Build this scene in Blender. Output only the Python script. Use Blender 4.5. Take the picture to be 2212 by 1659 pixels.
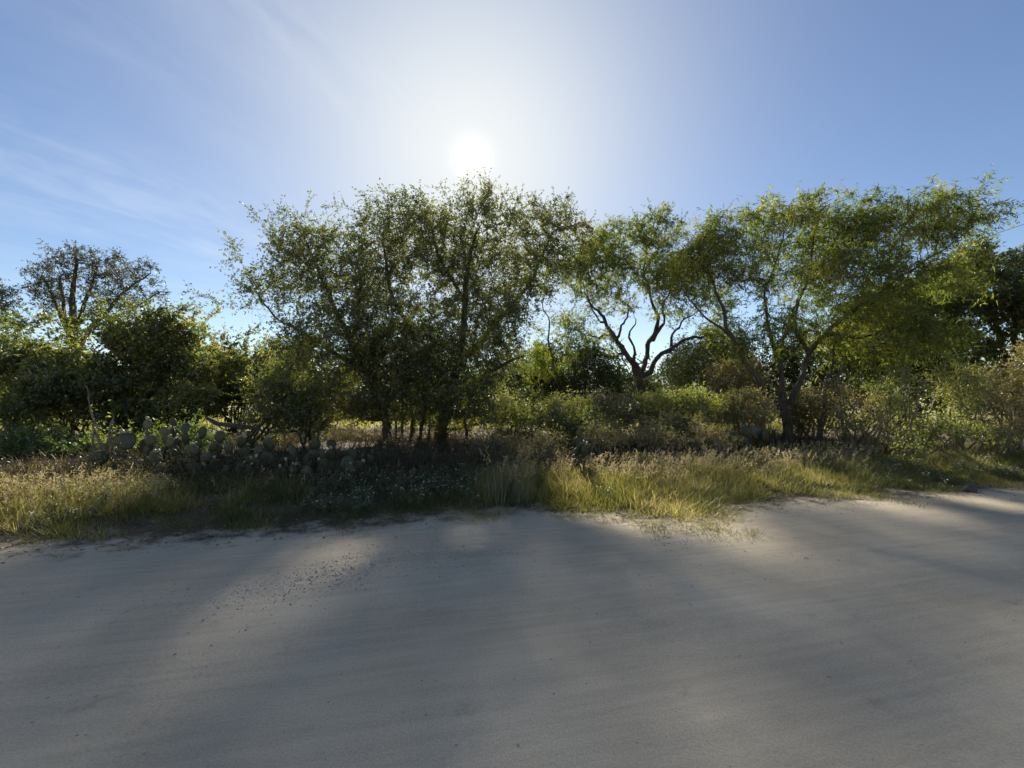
import bpy, math, time
import numpy as np
T0 = time.time()
for o in list(bpy.data.objects):
    bpy.data.objects.remove(o)
S = bpy.context.scene
COL = S.collection
R = math.radians

# ------------------------------------------------------------------ camera
F_PX, CX, CY = 950.0, 1106.0, 829.5          # focal length in pixels of a 2212 px wide frame
CAM_Z, PITCH = 1.6, math.atan((865 - 829.5) / 950.0)
cam = bpy.data.cameras.new('camera')
cam.sensor_width = 36.0
cam.lens = 36.0 * F_PX / 2212.0
cam.clip_end = 6000.0
cam.clip_start = 0.05
camo = bpy.data.objects.new('camera', cam)
camo.location = (0, 0, CAM_Z)
camo.rotation_euler = (R(90) + PITCH, 0, 0)
COL.objects.link(camo)
S.camera = camo

def ray(x, y):
    u, v = x - CX, CY - y
    cp, sp = math.cos(PITCH), math.sin(PITCH)
    return np.array([u, F_PX * cp - v * sp, F_PX * sp + v * cp])

def W(x, y, Y):
    """the point of the scene seen at pixel (x, y) at depth Y"""
    d = ray(x, y)
    return np.array([0, 0, CAM_Z]) + d * (Y / d[1])

# ------------------------------------------------------------------ sun, sky
sd = ray(1020, 342)
sd = sd / np.linalg.norm(sd)
SUN_EL = math.asin(sd[2])
SUN_AZ = math.atan2(sd[0], sd[1])             # clockwise from +Y
sun = bpy.data.lights.new('sun', 'SUN')
sun.energy = 5.0
sun.angle = R(4.0)
sun.color = (1.0, 0.93, 0.80)
suno = bpy.data.objects.new('sun', sun)
from mathutils import Vector
suno.rotation_euler = Vector(sd).to_track_quat('Z', 'Y').to_euler()
suno.location = (0, 30, 30)
COL.objects.link(suno)

world = bpy.data.worlds.new('World')
S.world = world
world.use_nodes = True
nt = world.node_tree
nt.nodes.clear()
def nd(t, **kw):
    n = nt.nodes.new(t)
    for k, v in kw.items():
        setattr(n, k, v)
    return n
def math_n(op, a, b=None, c=None, clamp=False):
    n = nd('ShaderNodeMath', operation=op, use_clamp=clamp)
    for i, v in enumerate((a, b, c)):
        if v is None: continue
        if isinstance(v, (int, float)): n.inputs[i].default_value = v
        else: nt.links.new(v, n.inputs[i])
    return n.outputs[0]
out = nd('ShaderNodeOutputWorld')
bg = nd('ShaderNodeBackground')
bg.inputs['Strength'].default_value = 0.050
nt.links.new(bg.outputs[0], out.inputs[0])
sky = nd('ShaderNodeTexSky', sky_type='NISHITA')
sky.sun_disc = False
sky.sun_elevation = SUN_EL
sky.sun_rotation = SUN_AZ
sky.altitude = 100
sky.air_density = 1.0
sky.dust_density = 0.0
sky.ozone_density = 1.6
tc = nd('ShaderNodeTexCoord')
sep = nd('ShaderNodeSeparateXYZ')
nt.links.new(tc.outputs['Generated'], sep.inputs[0])
dotn = nd('ShaderNodeVectorMath', operation='DOT_PRODUCT')
nt.links.new(tc.outputs['Generated'], dotn.inputs[0])
dotn.inputs[1].default_value = tuple(sd)
ang = math_n('ARCCOSINE', math_n('MINIMUM', dotn.outputs['Value'], 0.999999))
# aureole of the thin cirrus veil round the sun: wide, narrow and the disc itself
glw = math_n('MULTIPLY', math_n('EXPONENT', math_n('MULTIPLY', math_n('POWER', math_n('DIVIDE', ang, 0.37), 1.8), -1.0)), 0.95)
gl = math_n('MULTIPLY', math_n('EXPONENT', math_n('MULTIPLY', math_n('POWER', math_n('DIVIDE', ang, 0.031), 2.0), -1.0)), 3.2)
# cirrus
zc = math_n('ADD', math_n('MAXIMUM', sep.outputs[2], 0.0), 0.12)
px_ = math_n('DIVIDE', sep.outputs[0], zc)
py_ = math_n('DIVIDE', sep.outputs[1], zc)
comb = nd('ShaderNodeCombineXYZ')
nt.links.new(px_, comb.inputs[0]); nt.links.new(py_, comb.inputs[1])
CA = R(28)                                     # azimuth along which the cirrus is combed out
mp0 = nd('ShaderNodeMapping'); mp0.inputs['Rotation'].default_value = (0, 0, CA)
nt.links.new(comb.outputs[0], mp0.inputs[0])
mp = nd('ShaderNodeMapping'); mp.inputs['Scale'].default_value = (2.4, 0.75, 1)
nt.links.new(mp0.outputs[0], mp.inputs[0])
n1 = nd('ShaderNodeTexNoise'); n1.inputs['Scale'].default_value = 1.9; n1.inputs['Detail'].default_value = 10; n1.inputs['Roughness'].default_value = 0.62
n1.inputs['Distortion'].default_value = 0.9
nt.links.new(mp.outputs[0], n1.inputs['Vector'])
n2 = nd('ShaderNodeTexNoise'); n2.inputs['Scale'].default_value = 6.0; n2.inputs['Detail'].default_value = 7; n2.inputs['Roughness'].default_value = 0.6
nt.links.new(mp0.outputs[0], n2.inputs['Vector'])
c1 = nd('ShaderNodeMapRange', interpolation_type='SMOOTHSTEP')
nt.links.new(math_n('ADD', math_n('MULTIPLY', n1.outputs[0], 0.7), math_n('MULTIPLY', n2.outputs[0], 0.3)), c1.inputs[0]); c1.inputs[1].default_value = 0.38; c1.inputs[2].default_value = 0.70
sp_r = nd('ShaderNodeSeparateXYZ'); nt.links.new(mp0.outputs[0], sp_r.inputs[0])
def plane(x, y):
    d = ray(x, y); d = d / np.linalg.norm(d); k = max(d[2], 0) + 0.12
    X_, Y_ = d[0] / k, d[1] / k
    return X_ * math.cos(CA) - Y_ * math.sin(CA), X_ * math.sin(CA) + Y_ * math.cos(CA)
cl = None
for (cx_, cy_, ra, rb_, amp) in ((690, 110, .12, .5, .75), (60, 285, .06, .6, .30), (200, 385, .07, .9, .24), (470, 515, .40, .8, .6), (380, 60, .25, .35, .35), (60, 560, .7, 1.2, .35), (-500, 200, .6, 1.2, .3)):
    u_, v_ = plane(cx_, cy_)
    q = math_n('ADD', math_n('POWER', math_n('DIVIDE', math_n('SUBTRACT', sp_r.outputs[0], u_), ra), 2.0), math_n('POWER', math_n('DIVIDE', math_n('SUBTRACT', sp_r.outputs[1], v_), rb_), 2.0))
    e = math_n('MULTIPLY', math_n('EXPONENT', math_n('MULTIPLY', q, -1.0)), amp)
    cl = e if cl is None else math_n('ADD', cl, e)
cl = math_n('MULTIPLY', math_n('MULTIPLY', math_n('ADD', cl, 0.03), c1.outputs[0]), 0.22, clamp=True)
mixc = nd('ShaderNodeMix', data_type='RGBA')
nt.links.new(cl, mixc.inputs['Factor'])
hsv = nd('ShaderNodeHueSaturation')
hsv.inputs['Saturation'].default_value = 1.04
hsv.inputs['Hue'].default_value = 0.507
nt.links.new(sky.outputs[0], hsv.inputs['Color'])
nt.links.new(hsv.outputs[0], mixc.inputs['A'])
mixc.inputs['B'].default_value = (8.0, 8.3, 8.8, 1)
glc = nd('ShaderNodeMix', data_type='RGBA', blend_type='MULTIPLY')
glc.inputs['Factor'].default_value = 1.0
cg = nd('ShaderNodeCombineColor')
for i in range(3): nt.links.new(gl, cg.inputs[i])
nt.links.new(cg.outputs[0], glc.inputs['A']); glc.inputs['B'].default_value = (1.0, 1.0, 0.93, 1)
add = nd('ShaderNodeMix', data_type='RGBA', blend_type='ADD')
add.inputs['Factor'].default_value = 1.0
veil = nd('ShaderNodeMix', data_type='RGBA')
nt.links.new(glw, veil.inputs['Factor']); nt.links.new(mixc.outputs['Result'], veil.inputs['A'])
veil.inputs['B'].default_value = (7.4, 7.6, 7.5, 1)
nt.links.new(veil.outputs['Result'], add.inputs['A']); nt.links.new(glc.outputs['Result'], add.inputs['B'])
nt.links.new(add.outputs['Result'], bg.inputs['Color'])

S.view_settings.view_transform = 'Standard'
S.view_settings.look = 'None'
S.view_settings.exposure = 1.36
S.view_settings.gamma = 1.0
S.view_settings.use_curve_mapping = False
S.render.engine = 'CYCLES'
S.cycles.max_bounces = 6
S.cycles.diffuse_bounces = 3
S.cycles.transmission_bounces = 4
S.cycles.transparent_max_bounces = 4

# ------------------------------------------------------------------ small tools
def unit(a):
    return a / np.maximum(np.linalg.norm(a, axis=-1, keepdims=True), 1e-9)

_H = np.random.default_rng(7).random(4096)
def noise3(P, scale, seed=0):
    P = np.asarray(P, float) * scale + seed * 17.31
    i = np.floor(P).astype(np.int64); f = P - i
    f = f * f * (3 - 2 * f)
    def h(a, b, c):
        return _H[(a * 73856093 ^ b * 19349663 ^ c * 83492791 ^ seed * 2654435) & 4095]
    x, y, z = i[:, 0], i[:, 1], i[:, 2]; u, v, w = f[:, 0], f[:, 1], f[:, 2]
    l = lambda a, b, t: a + (b - a) * t
    return l(l(l(h(x, y, z), h(x + 1, y, z), u), l(h(x, y + 1, z), h(x + 1, y + 1, z), u), v),
             l(l(h(x, y, z + 1), h(x + 1, y, z + 1), u), l(h(x, y + 1, z + 1), h(x + 1, y + 1, z + 1), u), v), w)
def noise2(x, y, scale, seed=0):
    x = np.atleast_1d(x); y = np.atleast_1d(y)
    return noise3(np.stack([x, y, np.zeros_like(x)], 1), scale, seed)
def fbm2(x, y, scale, seed=0):
    return (noise2(x, y, scale, seed) + .5 * noise2(x, y, scale * 2.1, seed + 1) + .25 * noise2(x, y, scale * 4.3, seed + 2)) / 1.75

def link(name, me, mat=None, parent=None):
    o = bpy.data.objects.new(name, me)
    if mat is not None and me is not None and not me.materials:
        me.materials.append(mat)
    COL.objects.link(o)
    if parent is not None:
        o.parent = parent
    return o
def tag(o, label=None, cat=None, group=None, kind=None):
    if label: o['label'] = label
    if cat: o['category'] = cat
    if group: o['group'] = group
    if kind: o['kind'] = kind
    return o
def empty(name, loc):
    o = bpy.data.objects.new(name, None)
    o.location = loc
    o.empty_display_size = 0.2
    COL.objects.link(o)
    return o
def mesh(name, V, faces, var=None, smooth=False, origin=None):
    """V (n,3); faces: list of (m,k) index arrays; var: one value per face"""
    V = np.asarray(V, np.float32)
    if origin is not None: V = V - np.asarray(origin, np.float32)
    me = bpy.data.meshes.new(name)
    me.vertices.add(len(V)); me.vertices.foreach_set('co', V.ravel())
    li = np.concatenate([f.ravel() for f in faces]).astype(np.int32)
    tot = np.concatenate([np.full(len(f), f.shape[1]) for f in faces])
    st = np.concatenate([[0], np.cumsum(tot)[:-1]]).astype(np.int32)
    me.loops.add(len(li)); me.loops.foreach_set('vertex_index', li)
    me.polygons.add(len(tot)); me.polygons.foreach_set('loop_start', st)
    me.polygons.foreach_set('use_smooth', np.full(len(tot), smooth))
    if var is not None:
        a = me.attributes.new('var', 'FLOAT', 'FACE')
        a.data.foreach_set('value', np.asarray(var, np.float32))
    me.update(calc_edges=True)
    return me
class Acc:
    def __init__(s): s.V = []; s.F = {}; s.var = {}; s.n = 0
    def add(s, V, F, var=None):
        V = np.asarray(V).reshape(-1, 3); F = np.asarray(F)
        k = F.shape[1]
        s.V.append(V); s.F.setdefault(k, []).append(F + s.n); s.n += len(V)
        s.var.setdefault(k, []).append(np.zeros(len(F)) if var is None else np.asarray(var))
    def mesh(s, name, smooth=False, origin=None):
        ks = sorted(s.F)
        return mesh(name, np.concatenate(s.V), [np.concatenate(s.F[k]) for k in ks],
                    np.concatenate([np.concatenate(s.var[k]) for k in ks]), smooth, origin)

# ------------------------------------------------------------------ terrain
_EX = np.array([-60, -25, -12, -5.6, -3.55, -2.2, -0.7, 0.3, 1.0, 1.78, 2.7, 3.2, 4.3, 7.15, 10.1, 16, 40, 80])
_EY = np.array([-9, -1.5, 2.6, 4.75, 5.2, 5.6, 6.25, 6.5, 6.3, 5.8, 5.95, 6.5, 6.9, 7.6, 8.6, 10.2, 17, 28])
def edge(X):
    return np.interp(X, _EX, _EY)
def sstep(x, a, b):
    t = np.clip((x - a) / (b - a), 0, 1); return t * t * (3 - 2 * t)
def gz(X, Y):
    X = np.atleast_1d(np.asarray(X, float)); Y = np.atleast_1d(np.asarray(Y, float))
    d = Y - edge(X)
    z = 0.20 * sstep(d, 0.1, 2.2) + 0.2 * sstep(d, 2.0, 7.0)
    z = z + sstep(d, 0.0, 1.5) * (fbm2(X, Y, 0.9, 3) - .5) * 0.14
    z = z - 0.03 * sstep(-d, 0.0, 0.35)
    return z
def gzs(x, y): return float(gz(x, y)[0])

def new_mat(name):
    m = bpy.data.materials.new(name); m.use_nodes = True
    t = m.node_tree; t.nodes.clear()
    return m, t
def ramp(t, stops):
    r = t.nodes.new('ShaderNodeValToRGB')
    el = r.color_ramp.elements
    while len(el) > 1: el.remove(el[-1])
    el[0].position = stops[0][0]; el[0].color = (*stops[0][1], 1)
    for p, c in stops[1:]:
        e = el.new(p); e.color = (*c, 1)
    return r
def leaf_mat(name, stops, tr=(1.5, 1.6, 0.7), tf=0.45, gloss=0.06, rough=0.45):
    """diffuse + translucent leaf, its colour picked per leaf"""
    m, t = new_mat(name)
    L = t.links.new; N = t.nodes.new
    at = N('ShaderNodeAttribute'); at.attribute_name = 'var'
    rp = ramp(t, stops); L(at.outputs['Fac'], rp.inputs[0])
    d = N('ShaderNodeBsdfDiffuse'); L(rp.outputs[0], d.inputs[0])
    mu = N('ShaderNodeMix'); mu.data_type = 'RGBA'; mu.blend_type = 'MULTIPLY'; mu.inputs['Factor'].default_value = 1
    L(rp.outputs[0], mu.inputs['A']); mu.inputs['B'].default_value = (*tr, 1)
    tl = N('ShaderNodeBsdfTranslucent'); L(mu.outputs['Result'], tl.inputs[0])
    mx = N('ShaderNodeMixShader'); mx.inputs[0].default_value = tf
    L(d.outputs[0], mx.inputs[1]); L(tl.outputs[0], mx.inputs[2])
    g = N('ShaderNodeBsdfGlossy'); g.inputs['Roughness'].default_value = rough; g.inputs['Color'].default_value = (1, 1, 1, 1)
    m2 = N('ShaderNodeMixShader'); m2.inputs[0].default_value = gloss
    L(mx.outputs[0], m2.inputs[1]); L(g.outputs[0], m2.inputs[2])
    o = N('ShaderNodeOutputMaterial'); L(m2.outputs[0], o.inputs[0])
    return m
def bark_mat(name, c1, c2, sc=14):
    m, t = new_mat(name)
    L = t.links.new; N = t.nodes.new
    tcn = N('ShaderNodeTexCoord')
    mpn = N('ShaderNodeMapping'); mpn.inputs['Scale'].default_value = (1, 1, 0.25); L(tcn.outputs['Object'], mpn.inputs[0])
    n = N('ShaderNodeTexNoise'); n.inputs['Scale'].default_value = sc; n.inputs['Detail'].default_value = 6; L(mpn.outputs[0], n.inputs['Vector'])
    rp = ramp(t, [(0.3, c1), (0.7, c2)]); L(n.outputs[0], rp.inputs[0])
    b = N('ShaderNodeBsdfPrincipled'); b.inputs['Roughness'].default_value = 0.9; L(rp.outputs[0], b.inputs['Base Color'])
    bm = N('ShaderNodeBump'); bm.inputs['Strength'].default_value = 0.8; bm.inputs['Distance'].default_value = 0.03
    L(n.outputs[0], bm.inputs['Height']); L(bm.outputs[0], b.inputs['Normal'])
    o = N('ShaderNodeOutputMaterial'); L(b.outputs[0], o.inputs[0])
    return m

def earth_mat(name, road):
    m, t = new_mat(name)
    L = t.links.new; N = t.nodes.new
    g = N('ShaderNodeNewGeometry')
    def noi(sc, det, ro=0.55):
        n = N('ShaderNodeTexNoise'); n.inputs['Scale'].default_value = sc; n.inputs['Detail'].default_value = det; n.inputs['Roughness'].default_value = ro
        L(g.outputs['Position'], n.inputs['Vector']); return n.outputs[0]
    def mix(f, a, b, bt='MIX'):
        x = N('ShaderNodeMix'); x.data_type = 'RGBA'; x.blend_type = bt
        if isinstance(f, float): x.inputs['Factor'].default_value = f
        else: L(f, x.inputs['Factor'])
        for s_, v in (('A', a), ('B', b)):
            if isinstance(v, tuple): x.inputs[s_].default_value = (*v, 1)
            else: L(v, x.inputs[s_])
        return x.outputs['Result']
    def mrange(v, a, b, c=0.0, d=1.0):
        x = N('ShaderNodeMapRange'); x.interpolation_type = 'SMOOTHSTEP'
        L(v, x.inputs[0]); x.inputs[1].default_value = a; x.inputs[2].default_value = b; x.inputs[3].default_value = c; x.inputs[4].default_value = d
        return x.outputs[0]
    b = N('ShaderNodeBsdfPrincipled'); b.inputs['Roughness'].default_value = 0.95
    b.inputs['Specular IOR Level'].default_value = 0.2
    dirt = ramp(t, [(0.2, (0.40, 0.335, 0.24)), (0.5, (0.495, 0.418, 0.305)), (0.85, (0.565, 0.482, 0.36))])
    L(noi(0.7, 6, 0.6), dirt.inputs[0])
    grain = mrange(noi(95.0, 3, 0.6), 0.25, 0.75, 0.84, 1.14)
    gc = N('ShaderNodeCombineColor'); [L(grain, gc.inputs[i]) for i in range(3)]
    dc = mix(1.0, dirt.outputs[0], gc.outputs[0], 'MULTIPLY')
    # scattered darker chips
    v = N('ShaderNodeTexVoronoi'); v.inputs['Scale'].default_value = 26; L(g.outputs['Position'], v.inputs['Vector'])
    chip = mrange(v.outputs['Distance'], 0.10, 0.22, 1.0, 0.0)
    rare = mrange(noi(9, 2), 0.60, 0.70)
    mm = N('ShaderNodeMath'); mm.operation = 'MULTIPLY'; L(chip, mm.inputs[0]); L(rare, mm.inputs[1])
    dc = mix(mm.outputs[0], dc, (0.16, 0.145, 0.13))
    at = N('ShaderNodeAttribute'); at.attribute_name = 'wild'
    soil = ramp(t, [(0.3, (0.05, 0.037, 0.024)), (0.5, (0.085, 0.064, 0.040)), (0.75, (0.13, 0.10, 0.06))])
    L(noi(2.4, 7, 0.65), soil.inputs[0])
    meadow = ramp(t, [(0.3, (0.16, 0.15, 0.05)), (0.55, (0.24, 0.22, 0.07)), (0.8, (0.30, 0.25, 0.11))])
    L(noi(0.6, 8, 0.7), meadow.inputs[0])
    a2 = N('ShaderNodeAttribute'); a2.attribute_name = 'field'
    sc = mix(a2.outputs['Fac'], soil.outputs[0], meadow.outputs[0])
    ad = N('ShaderNodeMath'); ad.operation = 'ADD'; L(at.outputs['Fac'], ad.inputs[0])
    nn = mrange(noi(3.0, 5, 0.7), 0.2, 0.8, -0.45, 0.45); L(nn, ad.inputs[1])
    dc = mix(mrange(ad.outputs[0], 0.2, 0.85), dc, sc)
    if road:
        # two faint wheel paths, packed paler than the loose crown between them
        at2 = N('ShaderNodeAttribute'); at2.attribute_name = 'track'
        nn2 = mrange(noi(0.9, 4, 0.6), 0.3, 0.7, 0.0, 1.0)
        m3 = N('ShaderNodeMath'); m3.operation = 'MULTIPLY'; L(at2.outputs['Fac'], m3.inputs[0]); L(nn2, m3.inputs[1])
        m4 = N('ShaderNodeMath'); m4.operation = 'MULTIPLY_ADD'; L(m3.outputs[0], m4.inputs[0]); m4.inputs[1].default_value = 0.20; m4.inputs[2].default_value = 0.93
        c4 = N('ShaderNodeCombineColor'); [L(m4.outputs[0], c4.inputs[i]) for i in range(3)]
        dc = mix(1.0, dc, c4.outputs[0], 'MULTIPLY')
        mpr = N('ShaderNodeMapping'); mpr.inputs['Rotation'].default_value = (0, 0, -0.24); L(g.outputs['Position'], mpr.inputs[0])
        mps = N('ShaderNodeMapping'); mps.inputs['Scale'].default_value = (0.5, 7.0, 1); L(mpr.outputs[0], mps.inputs[0])
        dn_ = N('ShaderNodeTexNoise'); dn_.inputs['Scale'].default_value = 1.6; dn_.inputs['Detail'].default_value = 7; dn_.inputs['Roughness'].default_value = 0.65; L(mps.outputs[0], dn_.inputs['Vector'])
        dr_ = mrange(dn_.outputs[0], 0.3, 0.7, 0.92, 1.07)
        c5 = N('ShaderNodeCombineColor'); [L(dr_, c5.inputs[i]) for i in range(3)]
        dc = mix(1.0, dc, c5.outputs[0], 'MULTIPLY')
    L(dc, b.inputs['Base Color'])
    bm = N('ShaderNodeBump'); bm.inputs['Strength'].default_value = 0.55; bm.inputs['Distance'].default_value = 0.012
    hm = N('ShaderNodeMath'); hm.operation = 'ADD'; L(noi(45, 5, 0.7), hm.inputs[0])
    h2 = N('ShaderNodeMath'); h2.operation = 'MULTIPLY'; L(noi(5, 3), h2.inputs[0]); h2.inputs[1].default_value = 1.5; L(h2.outputs[0], hm.inputs[1])
    L(hm.outputs[0], bm.inputs['Height']); L(bm.outputs[0], b.inputs['Normal'])
    o = N('ShaderNodeOutputMaterial'); L(b.outputs[0], o.inputs[0])
    return m

def axis(a, lo, hi, step, far):
    inner = np.arange(lo, hi + 1e-6, step)
    out_ = []
    x, s = hi, step
    while x < far:
        s *= 1.35; x += s; out_.append(x)
    o2 = []
    x, s = lo, step
    while x > -far:
        s *= 1.35; x -= s; o2.append(x)
    return np.array(o2[::-1] + list(inner) + out_)
gx, gy = axis(0, -16, 18, 0.14, 2500), axis(0, -2, 22, 0.14, 2500)
XX, YY = np.meshgrid(gx, gy, indexing='ij')
ZZ = gz(XX.ravel(), YY.ravel())
nx, ny = XX.shape
idx = np.arange(nx * ny).reshape(nx, ny)
Fq = np.stack([idx[:-1, :-1], idx[1:, :-1], idx[1:, 1:], idx[:-1, 1:]], -1).reshape(-1, 4)
gme = mesh('ground', np.stack([XX.ravel(), YY.ravel(), ZZ], 1), [Fq], smooth=True)
dd = YY.ravel() - edge(XX.ravel())
a = gme.attributes.new('wild', 'FLOAT', 'POINT'); a.data.foreach_set('value', (sstep(dd, -0.9, 0.9)).astype(np.float32))
a = gme.attributes.new('field', 'FLOAT', 'POINT'); a.data.foreach_set('value', (sstep(YY.ravel(), 16.5, 19.0)).astype(np.float32))
ground = link('ground', gme, earth_mat('earth', False)); tag(ground, kind='structure')

# the road: a crowned dirt sheet whose far edge is ragged
us = np.arange(-60, 80, 0.1)
ragged = edge(us) + (fbm2(us, us * 0, 1.6, 11) - .5) * 0.55 + (fbm2(us, us * 0, 7.0, 12) - .5) * 0.18
ts = np.concatenate([np.linspace(0, 1.2, 9)[:-1], np.linspace(1.2, 9.2, 20)])
RX = np.repeat(us[:, None], len(ts), 1)
RY = ragged[:, None] - ts[None, :]
RZ = 0.004 + 0.05 * np.sin(np.clip(ts / 9.2, 0, 1) * math.pi)[None, :] + (fbm2(RX.ravel(), RY.ravel(), 0.5, 5).reshape(RX.shape) - .5) * 0.03 * sstep(ts, 0, 1)[None, :]
RZ[:, 0] = gz(RX[:, 0], RY[:, 0]) - 0.012
RZ[:, 1] = np.maximum(RZ[:, 1], gz(RX[:, 1], RY[:, 1]) + 0.003)
ri = np.arange(RX.size).reshape(RX.shape)
Fr = np.stack([ri[:-1, :-1], ri[:-1, 1:], ri[1:, 1:], ri[1:, :-1]], -1).reshape(-1, 4)
road = link('road', mesh('road', np.stack([RX, RY, RZ], -1).reshape(-1, 3), [Fr], smooth=True), earth_mat('road_dirt', True))
a = road.data.attributes.new('wild', 'FLOAT', 'POINT'); a.data.foreach_set('value', sstep(RY.ravel() - edge(RX.ravel()), -0.9, 0.9).astype(np.float32))
tk = np.exp(-((ts - 2.3) / .38) ** 2) + np.exp(-((ts - 4.0) / .38) ** 2)
a = road.data.attributes.new('track', 'FLOAT', 'POINT'); a.data.foreach_set('value', np.repeat(tk[None], RX.shape[0], 0).ravel().astype(np.float32))
tag(road, kind='structure')
def rz(x, y):
    t_ = np.clip((edge(x) - y) / 9.2, 0, 1)
    return 0.004 + 0.05 * np.sin(t_ * math.pi)

# ------------------------------------------------------------------ plant growth
def colonise(seedP, seedPar, seedR, attr, D, infl, kill, rng, trop=(0, 0, 0.0), iters=90, maxn=9000, wob=0.25):
    """grow a branch skeleton into a cloud of attraction points"""
    P = list(map(np.asarray, seedP)); par = list(seedPar)
    P = np.array(P); par = np.array(par); ch = np.zeros(len(P), int)
    A = attr.copy()
    d2 = ((A[:, None, :] - P[None]) ** 2).sum(-1)
    near = d2.argmin(1); nd2 = d2.min(1)
    trop = np.array(trop)
    for it in range(iters):
        ok = nd2 < infl ** 2
        if not ok.any(): break
        acc = np.zeros((len(P), 3))
        np.add.at(acc, near[ok], unit(A[ok] - P[near[ok]]))
        act = np.where((np.abs(acc).sum(1) > 1e-6) & (ch < 5))[0]
        if len(act) == 0: break
        dirs = unit(unit(acc[act]) + trop + rng.normal(0, wob, (len(act), 3)))
        NP = P[act] + dirs * D
        ch[act] += 1
        base = len(P)
        P = np.concatenate([P, NP]); par = np.concatenate([par, act]); ch = np.concatenate([ch, np.zeros(len(NP), int)])
        e2 = ((A[:, None, :] - NP[None]) ** 2).sum(-1)
        m = e2.min(1); am = e2.argmin(1) + base
        up = m < nd2
        near[up] = am[up]; nd2[up] = m[up]
        keep = nd2 > kill ** 2
        A, near, nd2 = A[keep], near[keep], nd2[keep]
        if len(A) == 0 or len(P) > maxn: break
    return P, par

def radii(P, par, seedR, tip, e=2.4):
    n = len(P)
    r = np.zeros(n); s = np.zeros(n)
    main = np.full(n, -1)
    mx = np.zeros(n)
    for i in range(n - 1, -1, -1):
        ri_ = s[i] ** (1 / e) if s[i] > 0 else tip
        if i < len(seedR): ri_ = max(seedR[i], tip)
        r[i] = ri_
        p = par[i]
        if p >= 0:
            s[p] += ri_ ** e
            if ri_ > mx[p]: mx[p] = ri_; main[p] = i
    for i in range(n):
        p = par[i]
        if p >= 0: r[i] = min(r[i], r[p])
    return r, main

def tubes(P, par, r, main, rng, rough=0.12):
    acc = Acc()
    n = len(P)
    c = np.where(par >= 0)[0]
    dirn = np.zeros((n, 3)); dirn[c] = unit(P[c] - P[par[c]])
    roots = np.where(par < 0)[0]
    for q in roots:
        k = main[q]
        dirn[q] = dirn[k] if k >= 0 else (0, 0, 1)
    ref = np.array([0.31, 0.87, 0.38]); ref = ref / np.linalg.norm(ref)
    bx = unit(np.cross(dirn, ref)); by = np.cross(dirn, bx)
    jit = 1 + rng.normal(0, rough, (n, 8))
    for lo, hi, k in ((0.035, 9, 8), (0.012, 0.035, 5), (0, 0.012, 3)):
        s = c[(r[c] >= lo) & (r[c] < hi)]
        if len(s) == 0: continue
        p = par[s]
        th = np.arange(k) * 2 * math.pi / k
        ca, sa = np.cos(th)[None, :, None], np.sin(th)[None, :, None]
        ismain = main[p] == s
        fb = np.where(ismain, p, s)
        rb = np.where(ismain, r[p], np.minimum(r[p], r[s] * 1.25))
        jj = jit[:, :k] if k == 8 else np.ones((n, k))
        lower = P[p][:, None] + (bx[fb][:, None] * ca + by[fb][:, None] * sa) * (rb[:, None] * jj[p])[..., None]
        upper = P[s][:, None] + (bx[s][:, None] * ca + by[s][:, None] * sa) * (r[s][:, None] * jj[s])[..., None]
        V = np.concatenate([lower, upper], 1).reshape(-1, 3)
        b = (np.arange(len(s)) * 2 * k)[:, None]
        j = np.arange(k)[None]
        j2 = (j + 1) % k
        F = np.stack([b + j, b + j2, b + k + j2, b + k + j], -1).reshape(-1, 4)
        acc.add(V, F)
    return acc

def leaf_quads(acc, P, A, Nn, L, Wd, var, fold=0.12, tri=False):
    A = unit(A); Sd = unit(np.cross(A, Nn)); Nn = np.cross(Sd, A)
    L = L[:, None]; Wd = Wd[:, None]
    if tri:
        V = np.stack([P - Sd * Wd * .38, P + Sd * Wd * .38 + A * L * .25, P + A * L], 1)
        acc.add(V, np.arange(len(P) * 3).reshape(-1, 3), var); return
    mid = P + A * L * 0.45 + Nn * L * fold
    V = np.stack([P, mid + Sd * Wd * .5, P + A * L, mid - Sd * Wd * .5], 1)
    F = np.arange(len(P) * 4).reshape(-1, 4)
    acc.add(V, F, var)

def thin(acc, P0, P1, r, rng):
    """thin three-sided twigs from P0 to P1"""
    d = unit(P1 - P0)
    bx = unit(np.cross(d, np.array([0.3, 0.8, 0.5]))); by = np.cross(d, bx)
    ring = [bx, -0.5 * bx + 0.87 * by, -0.5 * bx - 0.87 * by]
    V = np.stack([P0 + q * r for q in ring] + [P1], 1)
    b = (np.arange(len(P0)) * 4)[:, None, None]
    F = (b + np.array([[0, 1, 3], [1, 2, 3], [2, 0, 3]])[None]).reshape(-1, 3)
    acc.add(V, F)

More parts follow.
